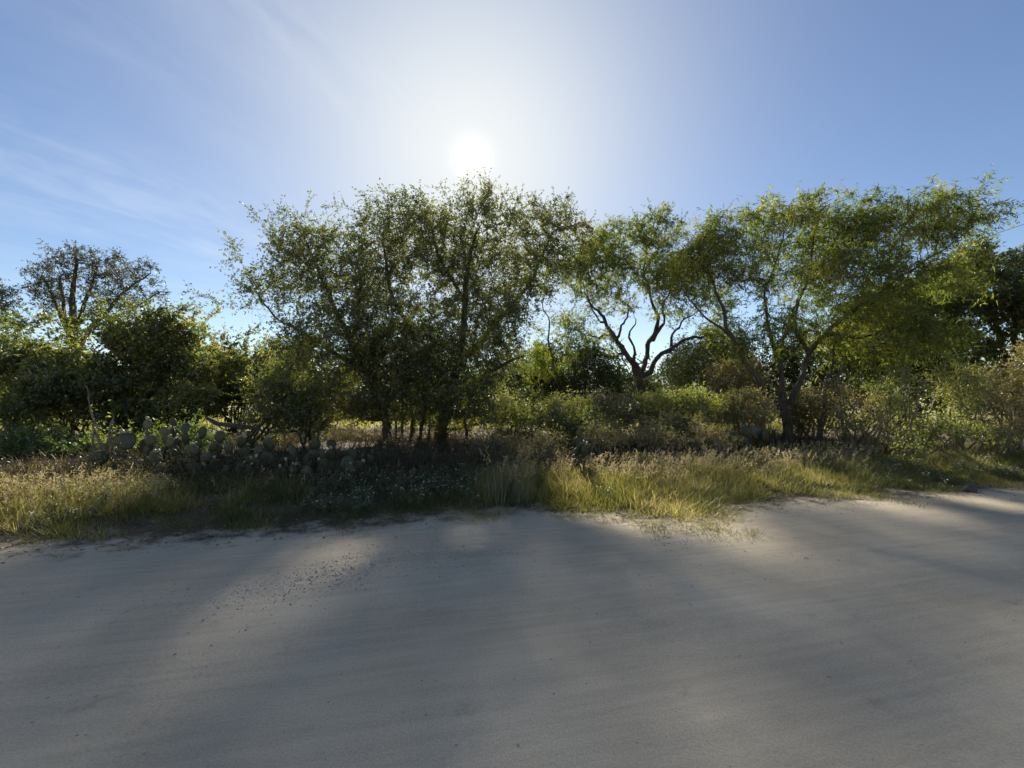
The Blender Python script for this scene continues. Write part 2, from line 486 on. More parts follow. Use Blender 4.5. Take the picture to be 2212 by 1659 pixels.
def clumpy(lobes, seed, m=7, f=(.36, .58)):
    """break big lobes into many smaller ones, so that a crown has clumps and dark gaps"""
    rng = np.random.default_rng(seed); out_ = []
    for c, rd, dn in lobes:
        for _ in range(m):
            p = unit(rng.normal(size=3)) * rng.random() ** .4 * .78
            out_.append((c + p * rd, rd * rng.uniform(*f), dn))
    return out_
def ground_px(x, y, z=0.0):
    d = ray(x, y); k = (z - CAM_Z) / d[2]
    return np.array([d[0] * k, d[1] * k, z])
OPENINGS = [(ground_px(x, y, z), r) for x, y, z, r in ((735, 1202, 0, .14), (690, 1222, 0, .09), (1015, 1160, 0, .12), (880, 1268, 0, .07),  # ground spots meant to be sunlit; gaps are cut in the crowns for them
    (40, 1120, .1, .65), (130, 1100, .12, .6), (20, 1060, .2, .55), (220, 1090, .15, .45), (60, 1010, .35, .55), (230, 1010, .35, .30),
    (1250, 1050, .2, .45), (1340, 1070, .15, .5), (1440, 1075, .15, .5), (1510, 1050, .2, .36), (1300, 1000, .35, .34), (1500, 1000, .35, .3), (2140, 1090, 0, .4), (2050, 1010, .2, .4), (1700, 1010, .3, .3))]
def open_sky(P, rng, keep=.10):
    """which leaves stay: crowns are thinned on purpose along sun lines to chosen ground patches"""
    ok = np.ones(len(P), bool)
    for g0, r in OPENINGS:
        q = P - g0; t_ = q @ sd
        dist = np.linalg.norm(q - t_[:, None] * sd, axis=1)
        rr = r * (.55 + .9 * noise3(P, 3.4, 3))
        ok &= ~((dist < rr) & (t_ > 1.2) & (rng.random(len(P)) > keep))
    return ok
class Sty: pass
def style(**k):
    s = Sty(); s.__dict__.update(dict(L=0.05, Wd=0.028, twig=0.28, tw_per=3, cl=5, lv=4, droop=0.0, spread=0.8, rmax=0.011,
        tip=0.0035, D=0.16, kill=0.28, infl=3.0, trop=(0, 0, 0.08), flat=0.3, tri=False, dens=1.0, clump=0.42, wob=0.25, hang=0.0, limbwob=0.022)); s.__dict__.update(k); return s

def E(x, y, Y, rx, ry, rd, dn=1.0):
    """a crown lobe: centre and half extents in pixels at depth Y, half depth in metres"""
    c = W(x, y, Y); k = Y / F_PX
    return (c, np.array([rx * k, rd, ry * k]), dn)

def sample_lobes(lobes, dens, clump, rng, seed, holes=()):
    out_ = []
    for c, rd, dn in lobes:
        vol = 4.19 * rd[0] * rd[1] * rd[2]
        n = max(4, int(vol * dens * dn))
        p = unit(rng.normal(size=(n * 3, 3))) * (rng.random((n * 3, 1)) ** 0.42)
        q = c + p * rd
        nz = noise3(q, 1.35, seed) * .6 + noise3(q, 3.1, seed + 1) * .4
        # ragged outer shell
        e = np.linalg.norm(p, axis=1)
        k = (nz > clump) & (e < 0.72 + 0.65 * noise3(q, 1.1, seed + 2))
        q = q[k][:n]
        out_.append(q)
    q = np.concatenate(out_)
    for c, rd, _ in holes:
        q = q[(((q - c) / rd) ** 2).sum(1) > 1]
    return q

def grow(name, label, cat, base, limbs, lobes, st, lmat, bmat, seed, group=None, whips=(), holes=(), part=('trunk', 'crown'), leafmul=1.0, minz=0.12):
    """limbs: polylines of (point, radius); the first starts at the base"""
    rng = np.random.default_rng(seed)
    base = np.asarray(base, float)
    root = empty(name, base); tag(root, label, cat, group)
    sp, spar, sr = [], [], []
    for li_, pl in enumerate(limbs):
        pts = np.array([p for p, _ in pl], float); rr = np.array([q for _, q in pl], float)
        seg = np.linalg.norm(np.diff(pts, axis=0), axis=1); cum = np.concatenate([[0], np.cumsum(seg)])
        n = max(2, int(cum[-1] / (st.D * 1.0)) + 1)
        tt = np.linspace(0, cum[-1], n)
        # rounded interpolation along the polyline
        q = np.stack([np.interp(tt, cum, pts[:, i]) for i in range(3)], 1)
        for _ in range(2):
            if n > 4: q[1:-1] = 0.25 * q[:-2] + .5 * q[1:-1] + .25 * q[2:]
        kw = rng.normal(0, st.limbwob, (max(n - 2, 0), 3))
        if len(kw) > 2: kw[1:-1] = (kw[:-2] + kw[1:-1] + kw[2:]) / 1.7
        q[1:-1] += kw
        rad = np.interp(tt, cum, rr)
        if li_ == 0 or not sp:
            st0 = -1; s0 = 0
        else:
            d = np.linalg.norm(np.array(sp) - q[0], axis=1)
            st0 = int(d.argmin())
            s0 = 1
            if d[st0] > 0.6: st0 = -1; s0 = 0     # a stem of its own from the ground
        prev = st0
        for k in range(s0, n):
            sp.append(q[k]); spar.append(prev); sr.append(rad[k]); prev = len(sp) - 1
    at = sample_lobes(lobes, 26 * st.dens, st.clump, rng, seed, holes)
    P, par = colonise(sp, spar, sr, at, st.D, st.infl, st.kill, rng, st.trop, wob=st.wob)
    P[len(sp):, 2] = np.maximum(P[len(sp):, 2], gz(P[len(sp):, 0], P[len(sp):, 1]) + minz)
    # whips: long arching shoots that leave the crown
    wl = []
    for w_ in whips:
        w_ = np.array(w_)
        cum = np.concatenate([[0], np.cumsum(np.linalg.norm(np.diff(w_, axis=0), axis=1))])
        n = max(3, int(cum[-1] / st.D))
        q = np.stack([np.interp(np.linspace(0, cum[-1], n), cum, w_[:, i]) for i in range(3)], 1)
        if n > 4: q[1:-1] = .25 * q[:-2] + .5 * q[1:-1] + .25 * q[2:]
        q += rng.normal(0, 0.02, q.shape)
        prev = int(((P - q[0]) ** 2).sum(1).argmin())
        for k in range(n):
            P = np.concatenate([P, q[k:k + 1]]); par = np.concatenate([par, [prev]]); prev = len(P) - 1
    r, main = radii(P, par, sr, st.tip)
    wood = tubes(P, par, r, main, rng)
    # leafy twigs on the thin wood
    t_ = np.where((r < st.rmax) & (par >= 0) & (np.arange(len(P)) >= len(sp)))[0]
    fol = Acc()
    if len(t_):
        dr = unit(P[t_] - P[par[t_]])
        k = st.tw_per
        B = np.repeat(P[t_], k, 0) - np.repeat(dr, k, 0) * (rng.random((len(t_) * k, 1)) * st.D)
        axisd = np.repeat(dr, k, 0)
        td = unit(axisd * 0.55 + unit(rng.normal(size=B.shape)) * st.spread + np.array([0, 0, 0.15 - st.droop]))
        tl = st.twig * (0.45 + 0.75 * rng.random((len(B), 1)))
        T1 = B + td * tl
        T1[:, 2] -= st.hang * tl[:, 0] * 0.5
        g_ = gz(T1[:, 0], T1[:, 1]) + 0.05
        T1[:, 2] = np.maximum(T1[:, 2], g_)
        kt = open_sky(T1, rng, .15)
        thin(wood, B[kt], T1[kt], st.tip * 0.75, rng)
        m = st.cl
        f = np.repeat((np.arange(m) + 0.6) / m, 1)
        C = (B[:, None] + (T1 - B)[:, None] * (f[None, :, None] + rng.normal(0, 0.06, (len(B), m, 1)))).reshape(-1, 3)
        ax = np.repeat(unit(T1 - B), m, 0)
        q = max(1, int(round(st.lv * leafmul)))
        C = np.repeat(C, q, 0); ax = np.repeat(ax, q, 0)
        N_ = len(C)
        la = unit(ax * 0.5 + unit(rng.normal(size=(N_, 3))) * 0.9 + np.array([0, 0, -st.hang]))
        ln = unit(rng.normal(size=(N_, 3)) + np.array([0, 0, st.flat * 3]))
        C = C + rng.normal(0, 0.012, C.shape)
        Ls = st.L * (0.4 + 1.0 * rng.random(N_) ** 1.3); Ws = st.Wd * (0.5 + 0.8 * rng.random(N_))
        var = np.clip(0.5 + (noise3(C, 1.7, seed + 5) - .5) * 0.9 + rng.normal(0, 0.16, N_), 0, 1)
        C[:, 2] = np.maximum(C[:, 2], gz(C[:, 0], C[:, 1]) + 0.03)
        if cat == 'tree' or Ls.mean() > .05:
            k_ = open_sky(C, rng); C, la, ln, Ls, Ws, var = C[k_], la[k_], ln[k_], Ls[k_], Ws[k_], var[k_]
        leaf_quads(fol, C, la, ln, Ls, Ws, var, tri=st.tri)
    wo = link(part[0], wood.mesh(part[0], origin=base), bmat, root)
    fo = None
    if fol.n: fo = link(part[1], fol.mesh(part[1], origin=base), lmat, root)
    print('%-22s nodes %5d leaves %6d wood faces %6d  %.1fs' % (name, len(P), sum(len(x) for v in fol.F.values() for x in v), sum(len(x) for v in wood.F.values() for x in v), time.time() - T0))
    return root

# foliage and bark
M_CENTRE = leaf_mat('small_dark_leaf', [(0.0, (0.046, 0.062, 0.02)), (0.5, (0.08, 0.10, 0.03)), (0.85, (0.135, 0.145, 0.042)), (1.0, (0.20, 0.155, 0.055))], tr=(1.9, 1.8, 0.75), tf=.52)
M_FEATHER = leaf_mat('feathery_leaf', [(0.0, (0.045, 0.065, 0.02)), (0.4, (0.085, 0.11, 0.03)), (0.75, (0.165, 0.175, 0.045)), (1.0, (0.25, 0.235, 0.06))], tr=(1.7, 1.75, 0.68), tf=0.55, gloss=.02, rough=.6)
M_SHRUB = leaf_mat('bright_shrub_leaf', [(0.0, (0.05, 0.07, 0.018)), (0.5, (0.095, 0.12, 0.032)), (0.85, (0.17, 0.175, 0.05)), (1.0, (0.26, 0.22, 0.07))], tr=(1.8, 1.7, 0.72), tf=0.55)
M_DEEP = leaf_mat('deep_green_leaf', [(0.0, (0.04, 0.07, 0.015)), (0.5, (0.08, 0.12, 0.024)), (1.0, (0.18, 0.19, 0.04))], tr=(1.8, 1.8, 0.6), tf=.5)
M_FAR_SHADE = leaf_mat('far_shade_leaf', [(0.0, (0.022, 0.034, 0.012)), (0.6, (0.045, 0.062, 0.02)), (1.0, (0.09, 0.10, 0.03))], tr=(1.4, 1.4, .7), tf=.22, gloss=.02)  # leaf colour darkened, with little translucency, to stand in for deep shade
M_DULL = leaf_mat('dull_vase_leaf', [(0.0, (0.028, 0.034, 0.018)), (0.6, (0.05, 0.058, 0.026)), (1.0, (0.10, 0.09, 0.04))], tr=(1.5, 1.5, 0.8), tf=0.35)
M_BRUSH = leaf_mat('dry_brush_leaf', [(0.0, (0.09, 0.095, 0.035)), (0.45, (0.17, 0.16, 0.065)), (0.8, (0.26, 0.22, 0.10)), (1.0, (0.28, 0.19, 0.10))], tr=(1.5, 1.4, 0.8), tf=0.42)
M_WEED = leaf_mat('weed_leaf', [(0.0, (0.08, 0.10, 0.03)), (0.6, (0.16, 0.18, 0.055)), (1.0, (0.26, 0.25, 0.10))], tr=(1.7, 1.7, 0.6), tf=0.5)
B_DARK = bark_mat('dark_bark', (0.035, 0.026, 0.020), (0.10, 0.078, 0.06))
B_WARM = bark_mat('warm_bark', (0.06, 0.042, 0.028), (0.16, 0.115, 0.075))
B_GREY = bark_mat('grey_twig', (0.11, 0.09, 0.07), (0.24, 0.20, 0.16))

def G(x, Y, r, dz=-0.05):
    """ground point below pixel column x at depth Y, with a radius"""
    p = W(x, 900, Y); p[2] = gzs(p[0], p[1]) + dz
    return (p, r)
def Q(x, y, Y, r): return (W(x, y, Y), r)
def base_of(x, Y):
    p = G(x, Y, 0, 0)[0]; return p

SM = style(L=0.066, Wd=0.042, twig=0.46, tw_per=3, cl=7, lv=2, dens=3.4, kill=0.21, clump=0.36, spread=1.0)
# 1 main tree under the sun
grow('tree', 'tall many-limbed tree with small leaves, its crown top right under the sun', 'tree', base_of(952, 13.2),
     [[G(952, 13.2, .20), Q(960, 900, 13.2, .16), Q(985, 800, 13.1, .125), Q(1002, 700, 13.2, .10), Q(1005, 600, 13.2, .07), Q(1030, 500, 13.2, .035)],
      [Q(975, 840, 13.15, .09), Q(900, 740, 12.6, .075), Q(845, 640, 12.4, .055), Q(830, 540, 12.6, .03)],
      [Q(990, 790, 13.1, .09), Q(1080, 690, 13.8, .07), Q(1150, 600, 14.0, .05), Q(1195, 500, 14, .025)],
      [Q(955, 930, 13.2, .07), Q(1040, 912, 12.8, .05), Q(1120, 893, 12.5, .03)],
      [Q(1004, 650, 13.2, .06), Q(950, 560, 12.8, .045), Q(925, 480, 12.8, .025)],
      [Q(962, 880, 13.2, .07), Q(1060, 800, 12.5, .05), Q(1130, 770, 12.2, .03)]],
     [E(1000, 560, 13.2, 180, 140, 1.9, .42), E(1045, 450, 13.3, 75, 60, .9, .40), E(1170, 520, 13.8, 105, 105, 1.3, .42), E(1215, 535, 13.9, 85, 80, 1.1, .8), E(880, 515, 12.9, 125, 105, 1.4, .6), E(818, 622, 12.7, 62, 62, 1.0, .8), E(1150, 620, 13.4, 60, 48, 1.0, .5), E(1120, 690, 13.0, 50, 60, 1.0, .8),
      E(950, 740, 12.2, 210, 125, 1.7, .8), E(1075, 740, 12.4, 85, 130, 1.3, .6), E(985, 850, 12.0, 150, 50, 1.5), E(850, 875, 12.0, 110, 35, 1.2, .9), E(1085, 868, 12.2, 85, 40, 1.0, .9), E(1070, 900, 11.9, 110, 28, .9, 1.5), E(880, 902, 12.0, 80, 20, .8, 1.6), E(750, 900, 11.9, 70, 20, .8, 1.8), E(950, 905, 11.9, 70, 20, .8, 1.8), E(1150, 895, 12.2, 70, 28, .9, 1.4), E(680, 905, 11.9, 40, 30, .8, 1.4)],
     SM, M_CENTRE, B_DARK, 11,
     whips=[[W(840, 520, 12.8), W(800, 480, 12.7), W(760, 450, 12.7), W(705, 445, 12.7)], [W(815, 500, 12.8), W(795, 450, 12.7), W(788, 412, 12.7)],
            [W(1040, 450, 13.3), W(1050, 410, 13.3), W(1052, 385, 13.3)], [W(985, 450, 13.2), W(960, 420, 13.2), W(950, 400, 13.2)],
            [W(1010, 450, 13.3), W(1000, 410, 13.2), W(1008, 392, 13.2)], [W(900, 450, 12.9), W(898, 405, 12.9)], [W(1230, 500, 13.8), W(1260, 480, 13.8), W(1280, 490, 13.8)]],
     holes=[E(1010, 700, 12.8, 28, 22, 3), E(908, 615, 13, 26, 22, 3)])
# 2 left neighbour
grow('tree', 'leaning tree with low forked limb, crown merging into the tall tree under the sun', 'tree', base_of(840, 12.6),
     [[G(840, 12.6, .15), Q(836, 915, 12.6, .12), Q(800, 820, 12.4, .09), Q(750, 720, 12.3, .07), Q(700, 610, 12.4, .045), Q(660, 520, 12.5, .02)],
      [Q(834, 905, 12.6, .075), Q(790, 905, 12.4, .06), Q(750, 893, 12.1, .045), Q(690, 840, 11.8, .03)],
      [Q(790, 800, 12.4, .07), Q(690, 740, 12.2, .05), Q(600, 690, 12.2, .03), Q(560, 640, 12.3, .02)],
      [Q(760, 740, 12.3, .06), Q(780, 640, 12.6, .045), Q(770, 560, 12.8, .02)]],
     [E(664, 585, 12.5, 100, 118, 1.4, .65), E(590, 640, 12.3, 80, 75, 1.2, .4), E(745, 590, 12.7, 90, 105, 1.3, .9), E(720, 755, 11.9, 130, 105, 1.6, .9), E(605, 800, 11.9, 65, 58, 1.2, .8), E(760, 850, 11.6, 120, 45, 1.2), E(620, 850, 11.5, 80, 60, 1.1), E(660, 895, 11.5, 80, 32, .9)],
     SM, M_CENTRE, B_DARK, 23,
     whips=[[W(620, 560, 12.4), W(585, 510, 12.4), W(560, 470, 12.4), W(545, 452, 12.4)], [W(600, 540, 12.4), W(585, 480, 12.4), W(600, 446, 12.4)], [W(650, 520, 12.5), W(660, 470, 12.5), W(664, 440, 12.5)],
            [W(570, 640, 12.3), W(520, 620, 12.3), W(500, 580, 12.3), W(505, 520, 12.3)], [W(560, 670, 12.3), W(500, 660, 12.3), W(450, 645, 12.3), W(408, 630, 12.3)],
            [W(545, 610, 12.3), W(515, 560, 12.3), W(498, 520, 12.3)], [W(640, 540, 12.5), W(630, 480, 12.5), W(615, 450, 12.4)]])
# 3 thin clump between
grow('tree', 'slender several-stemmed small tree between the two dark trunks under the sun', 'tree', base_of(897, 12.9),
     [[G(890, 12.9, .08), Q(893, 900, 12.9, .06), Q(880, 820, 12.7, .045), Q(850, 740, 12.6, .02)],
      [G(908, 12.8, .06), Q(915, 890, 12.8, .05), Q(925, 820, 12.6, .03), Q(930, 760, 12.5, .02)],
      [G(868, 13.0, .05), Q(872, 900, 13, .04), Q(865, 830, 12.8, .025)],
      [G(1010, 12.9, .05), Q(1004, 900, 12.8, .04), Q(1015, 830, 12.6, .025)], [G(858, 12.7, .045), Q(852, 905, 12.7, .035), Q(838, 850, 12.5, .02)], [G(925, 12.6, .04), Q(932, 900, 12.5, .03), Q(950, 850, 12.4, .02)]],
     [E(880, 780, 12.2, 120, 90, 1.3), E(900, 860, 12.2, 90, 35, 1.0), E(800, 890, 11.8, 70, 22, .8), E(1000, 890, 11.8, 80, 20, .8)], SM, M_CENTRE, B_DARK, 31)


# 4 twisted open tree behind
TW = style(tri=True, limbwob=0.05, L=0.10, Wd=0.045, twig=0.48, tw_per=3, cl=6, lv=3, dens=2.2, kill=0.24, clump=0.40, hang=0.25)
grow('tree', 'twisted open-limbed tree standing back from the verge, sky showing between its bent limbs', 'tree', base_of(1390, 16.5),
     [[G(1393, 16.5, 0.234), Q(1388, 850, 16.5, 0.166), Q(1383, 800, 16.4, 0.128), Q(1352, 762, 16.3, 0.096), Q(1328, 735, 16.2, 0.083), Q(1310, 700, 16.2, 0.064), Q(1296, 672, 16.2, 0.051), Q(1270, 640, 16.3, 0.032)],
      [Q(1386, 805, 16.4, 0.102), Q(1398, 770, 16.4, 0.089), Q(1408, 738, 16.5, 0.083), Q(1420, 700, 16.6, 0.071), Q(1410, 655, 16.6, 0.051), Q(1395, 600, 16.7, 0.039), Q(1390, 540, 16.8, 0.019)],
      [Q(1390, 812, 16.4, 0.096), Q(1418, 775, 16.2, 0.083), Q(1445, 748, 16.0, 0.077), Q(1490, 732, 15.8, 0.057), Q(1540, 722, 15.6, 0.032)],
      [Q(1328, 735, 16.2, 0.051), Q(1345, 690, 16.5, 0.039), Q(1362, 645, 16.6, 0.025)],
      [Q(1310, 700, 16.2, 0.039), Q(1280, 670, 15.9, 0.029), Q(1262, 620, 15.8, 0.016)],
      [Q(1408, 738, 16.5, .06), Q(1436, 700, 16.4, .05), Q(1432, 660, 16.4, .04), Q(1462, 610, 16.3, .02)],
      [Q(1352, 762, 16.3, .06), Q(1330, 775, 16.1, .05), Q(1300, 762, 15.9, .035), Q(1280, 775, 15.8, .02)],
      [Q(1386, 830, 16.4, .08), Q(1368, 800, 16.2, .06), Q(1372, 760, 16.1, .045), Q(1356, 720, 16.1, .035), Q(1374, 690, 16.1, .02)],
      [Q(1445, 748, 16.0, .05), Q(1462, 705, 15.9, .04), Q(1498, 680, 15.8, .02)],
      [Q(1320, 725, 16.2, 0.045), Q(1290, 735, 15.8, 0.032), Q(1255, 720, 15.4, 0.019)]],
     [E(1420, 495, 16.7, 62, 55, 1.2), E(1345, 550, 16.5, 95, 72, 1.4, 1.6), E(1410, 590, 16.6, 80, 50, 1.2), E(1275, 590, 16.0, 75, 60, 1.3, 1.0), E(1520, 660, 15.8, 75, 60, 1.2, .6), E(1310, 640, 15.8, 50, 30, .8), E(1230, 690, 15.6, 60, 60, 1.0, .4), E(1490, 600, 15.8, 65, 45, 1.0, .8), E(1560, 720, 15.4, 50, 40, .9, .8), E(1345, 660, 16.3, 40, 25, .6, 1.2), E(1290, 745, 15.9, 50, 40, .8, 1.2), E(1450, 670, 16.2, 45, 45, .8, .9)],
     TW, M_FEATHER, B_DARK, 41, holes=[E(1385, 708, 16, 46, 40, 4)])
grow('tree', 'slight yellow-green tree filling the gap between the tall tree and the twisted tree', 'tree', base_of(1200, 15.0),
     [[G(1200, 15, 0.070), Q(1196, 850, 15, 0.045), Q(1185, 740, 15, 0.032), Q(1175, 640, 15, 0.013)], [Q(1195, 830, 15, 0.032), Q(1225, 760, 15, 0.019), Q(1235, 700, 15, 0.010)]],
     [E(1185, 600, 15, 70, 60, 1.0, .16), E(1225, 790, 15, 50, 45, .9, .5), E(1150, 780, 14.8, 45, 60, 1.0, .5), E(1245, 690, 15, 40, 50, .8, .5), E(1195, 690, 14.8, 45, 50, .8, .4)], TW, M_FEATHER, B_DARK, 43)
# 5 big feathery tree to the right
FE = style(tri=True, L=0.15, Wd=0.042, twig=0.50, tw_per=3, cl=6, lv=2, dens=1.8, kill=0.22, clump=0.34, hang=0.45, droop=0.15, flat=0.1, trop=(0.10, 0, 0.10), D=0.16, rmax=0.010)
grow('tree', 'wide feathery tree leaning away over the verge, several dark bent trunks from one base', 'tree', base_of(1698, 12.3),
     [[G(1702, 12.3, 0.148), Q(1697, 885, 12.3, 0.117), Q(1665, 850, 12.25, 0.086), Q(1629, 808, 12.2, 0.074), Q(1591, 766, 12.2, 0.066), Q(1575, 720, 12.2, 0.055), Q(1560, 660, 12.3, 0.043), Q(1535, 600, 12.4, 0.027), Q(1520, 540, 12.5, 0.016)],
      [Q(1698, 890, 12.3, 0.086), Q(1688, 822, 12.4, 0.070), Q(1680, 770, 12.5, 0.058), Q(1667, 721, 12.6, 0.047), Q(1650, 640, 12.7, 0.035), Q(1680, 560, 12.8, 0.023), Q(1700, 480, 12.8, 0.014)],
      [Q(1702, 880, 12.3, 0.094), Q(1733, 812, 12.2, 0.078), Q(1748, 756, 12.1, 0.066), Q(1778, 721, 12.0, 0.055), Q(1850, 670, 11.8, 0.043), Q(1940, 600, 11.8, 0.031), Q(2030, 545, 11.8, 0.023), Q(2100, 490, 11.8, 0.012)],
      [Q(1745, 765, 12.1, 0.062), Q(1716, 707, 12.2, 0.047), Q(1725, 640, 12.4, 0.039), Q(1790, 540, 12.5, 0.027), Q(1830, 470, 12.5, 0.016)],
      [Q(1680, 770, 12.5, 0.047), Q(1702, 700, 12.6, 0.039), Q(1750, 600, 12.7, 0.027), Q(1760, 500, 12.7, 0.016)],
      [Q(1778, 721, 12.0, 0.047), Q(1860, 730, 11.6, 0.035), Q(1960, 700, 11.4, 0.023)],
      [Q(1575, 720, 12.2, 0.039), Q(1520, 680, 12.0, 0.027), Q(1470, 620, 12.0, 0.016)]],
     clumpy([E(1560, 545, 12.4, 105, 85, 1.4), E(1480, 590, 12.2, 70, 65, 1.1), E(1700, 470, 12.7, 105, 60, 1.4), E(1820, 490, 12.5, 110, 70, 1.5), E(1930, 490, 12.2, 110, 75, 1.5), E(2030, 470, 11.9, 80, 55, 1.1),
      E(1800, 590, 12.2, 150, 70, 1.5, .7), E(1930, 620, 11.9, 130, 80, 1.5, .7), E(1650, 600, 12.5, 90, 50, 1.2, .5), E(1880, 710, 11.6, 160, 70, 1.5, .55), E(1980, 730, 11.4, 120, 60, 1.2, .5), E(1650, 720, 12.0, 110, 60, 1.1, .7)], 53, 12, (.40, .62)),
     FE, M_FEATHER, B_DARK, 53,
     whips=[[W(2060, 470, 11.8), W(2100, 420, 11.8), W(2140, 383, 11.8)], [W(2090, 480, 11.8), W(2130, 470, 11.8), W(2160, 474, 11.8)], [W(1990, 450, 12), W(2010, 420, 12), W(2030, 390, 12)],
            [W(1870, 460, 12.3), W(1890, 420, 12.3), W(1900, 395, 12.3)], [W(1740, 440, 12.6), W(1760, 410, 12.6), W(1785, 405, 12.6)], [W(1640, 460, 12.6), W(1650, 430, 12.6), W(1670, 420, 12.6)],
            [W(2060, 500, 11.8), W(2110, 490, 11.8), W(2155, 470, 11.8)]],
     holes=[E(1600, 640, 12.3, 26, 30, 3), E(1690, 650, 12.3, 30, 34, 3), E(1845, 560, 12.3, 18, 16, 3), E(1640, 760, 12, 26, 20, 3)])
grow('tree', 'slim single-stemmed tree standing close beside the many-trunked feathery tree', 'tree', base_of(1770, 11.6),
     [[G(1767, 11.6, 0.078), Q(1770, 930, 11.6, 0.066), Q(1777, 875, 11.6, 0.058), Q(1783, 838, 11.5, 0.047), Q(1840, 780, 11.3, 0.035), Q(1910, 740, 11.1, 0.023)],
      [Q(1783, 838, 11.5, 0.039), Q(1800, 780, 11.6, 0.031), Q(1810, 720, 11.7, 0.020)]],
     clumpy([E(1890, 770, 11.1, 100, 45, 1.0, .5), E(1810, 720, 11.5, 60, 50, .9, .6)], 59, 6), FE, M_FEATHER, B_DARK, 59)
# 6 dense trees behind to the right
DG = style(tri=True, L=0.12, Wd=0.08, twig=0.50, tw_per=3, cl=5, lv=3, dens=1.5, kill=0.26, clump=0.38)
for k, (bx, Y, lobes, lab) in enumerate([
    (2030, 17.5, [E(2010, 640, 17.5, 120, 90, 2.0), E(2090, 600, 17.5, 90, 80, 1.8), E(2000, 760, 17, 150, 70, 1.8), E(1890, 720, 17.2, 100, 110, 1.5)], 'dense dark green tree right behind the tips of the feathery tree'),
    (2200, 16.0, [E(2190, 600, 16, 110, 85, 1.9), E(2110, 570, 16.4, 80, 50, 1.4), E(2150, 700, 15.8, 110, 90, 1.8), E(2270, 640, 16, 110, 110, 1.8), E(2220, 780, 15.6, 130, 80, 1.6)], 'dense green tree cut off by the right edge of the photo'),
    (2330, 13.5, [E(2310, 640, 13.5, 130, 130, 1.8), E(2350, 760, 13.2, 130, 100, 1.6)], 'bright green bushy tree, only its flank in the photo, nearer than the dense one')]):
    c = lobes[0][0]
    grow('tree', lab, 'tree', base_of(bx, Y), [[G(bx, Y, .18), Q(bx - 5, 820, Y, .13), (lobes[0][0], .04)], [Q(bx - 4, 840, Y, .1), (lobes[1][0], .04)], [Q(bx, 850, Y, .08), (lobes[-1][0], .03)]], clumpy(lobes, 320 + k), DG, M_DEEP if k == 0 else M_SHRUB, B_DARK, 61 + k)
# 7 vase-shaped tree far left
VA = style(tri=True, L=0.13, Wd=0.07, twig=0.42, tw_per=3, cl=3, lv=3, dens=1.1, kill=0.27, clump=0.45, D=0.2, wob=0.15)
grow('tree', 'vase-shaped dull tree rising alone against the sky behind the bright hedge', 'tree', base_of(168, 22),
     [[G(168, 22, .3), Q(165, 800, 22, .24), Q(158, 715, 22, .17), Q(156, 640, 22, .12), Q(165, 560, 22, .06)],
      [Q(160, 740, 22, .13), Q(128, 670, 21.8, .09), Q(100, 610, 21.6, .05)], [Q(160, 745, 22, .13), Q(140, 680, 22.3, .09), Q(130, 600, 22.4, .05)],
      [Q(160, 760, 22, .13), Q(215, 690, 22, .10), Q(270, 630, 22, .06), Q(325, 590, 22, .03)], [Q(160, 730, 22, .1), Q(185, 650, 22.3, .08), Q(210, 580, 22.3, .04)],
      [Q(200, 710, 22, .07), Q(280, 670, 22, .05), Q(350, 630, 22, .025)]],
     [E(165, 570, 22, 60, 52, 1.5), E(105, 610, 22, 45, 55, 1.2), E(220, 570, 22.2, 45, 50, 1.3), E(290, 600, 22, 55, 42, 1.2), E(250, 650, 22, 60, 45, 1.2), E(330, 635, 22, 35, 22, .8), E(150, 650, 22, 70, 45, 1.3)],
     VA, M_DULL, B_DARK, 71, holes=[E(180, 650, 22, 12, 30, 4)])
grow('tree', 'dark tree with ragged side, cut off by the left edge of the photo', 'tree', base_of(-70, 20),
     [[G(-70, 20, .3), Q(-70, 760, 20, .2), Q(-60, 660, 20, .1)], [Q(-70, 760, 20, .14), Q(-20, 700, 20, .06)]],
     [E(-60, 640, 20, 85, 60, 1.6), E(-10, 640, 20, 42, 32, 1.0), E(0, 700, 20, 55, 32, 1.2), E(-90, 740, 20, 100, 60, 1.5)], VA, M_DULL, B_DARK, 73)
# 8 shrubs: the bright hedge to the left, scrub under the trees, brush to the right
SB = style(L=0.10, Wd=0.066, twig=0.40, tw_per=4, cl=6, lv=2, dens=3.0, kill=0.23, clump=0.37, D=0.16, rmax=0.014)
def shrub(name, label, x, Y, lobes, st, lm, bm, seed, nst=6, group=None, part=('stems', 'foliage'), cat='shrub', **k):
    rng = np.random.default_rng(seed)
    b = base_of(x, Y)
    limbs = []
    tops = [q[0] for q in lobes]
    for i in range(max(nst, len(lobes))):
        o = rng.normal(0, 0.16, 3); o[2] = -0.05
        p0 = b + o; p0[2] = gzs(p0[0], p0[1]) - .05
        t = tops[i % len(tops)] + rng.normal(0, 0.2, 3)
        m = p0 * .5 + t * .5 + rng.normal(0, 0.12, 3)
        limbs.append([(p0, .035), (m, .022), (t, .010)])
    return grow(name, label, cat, b, limbs, lobes, st, lm, bm, seed, group, part=part, **k)
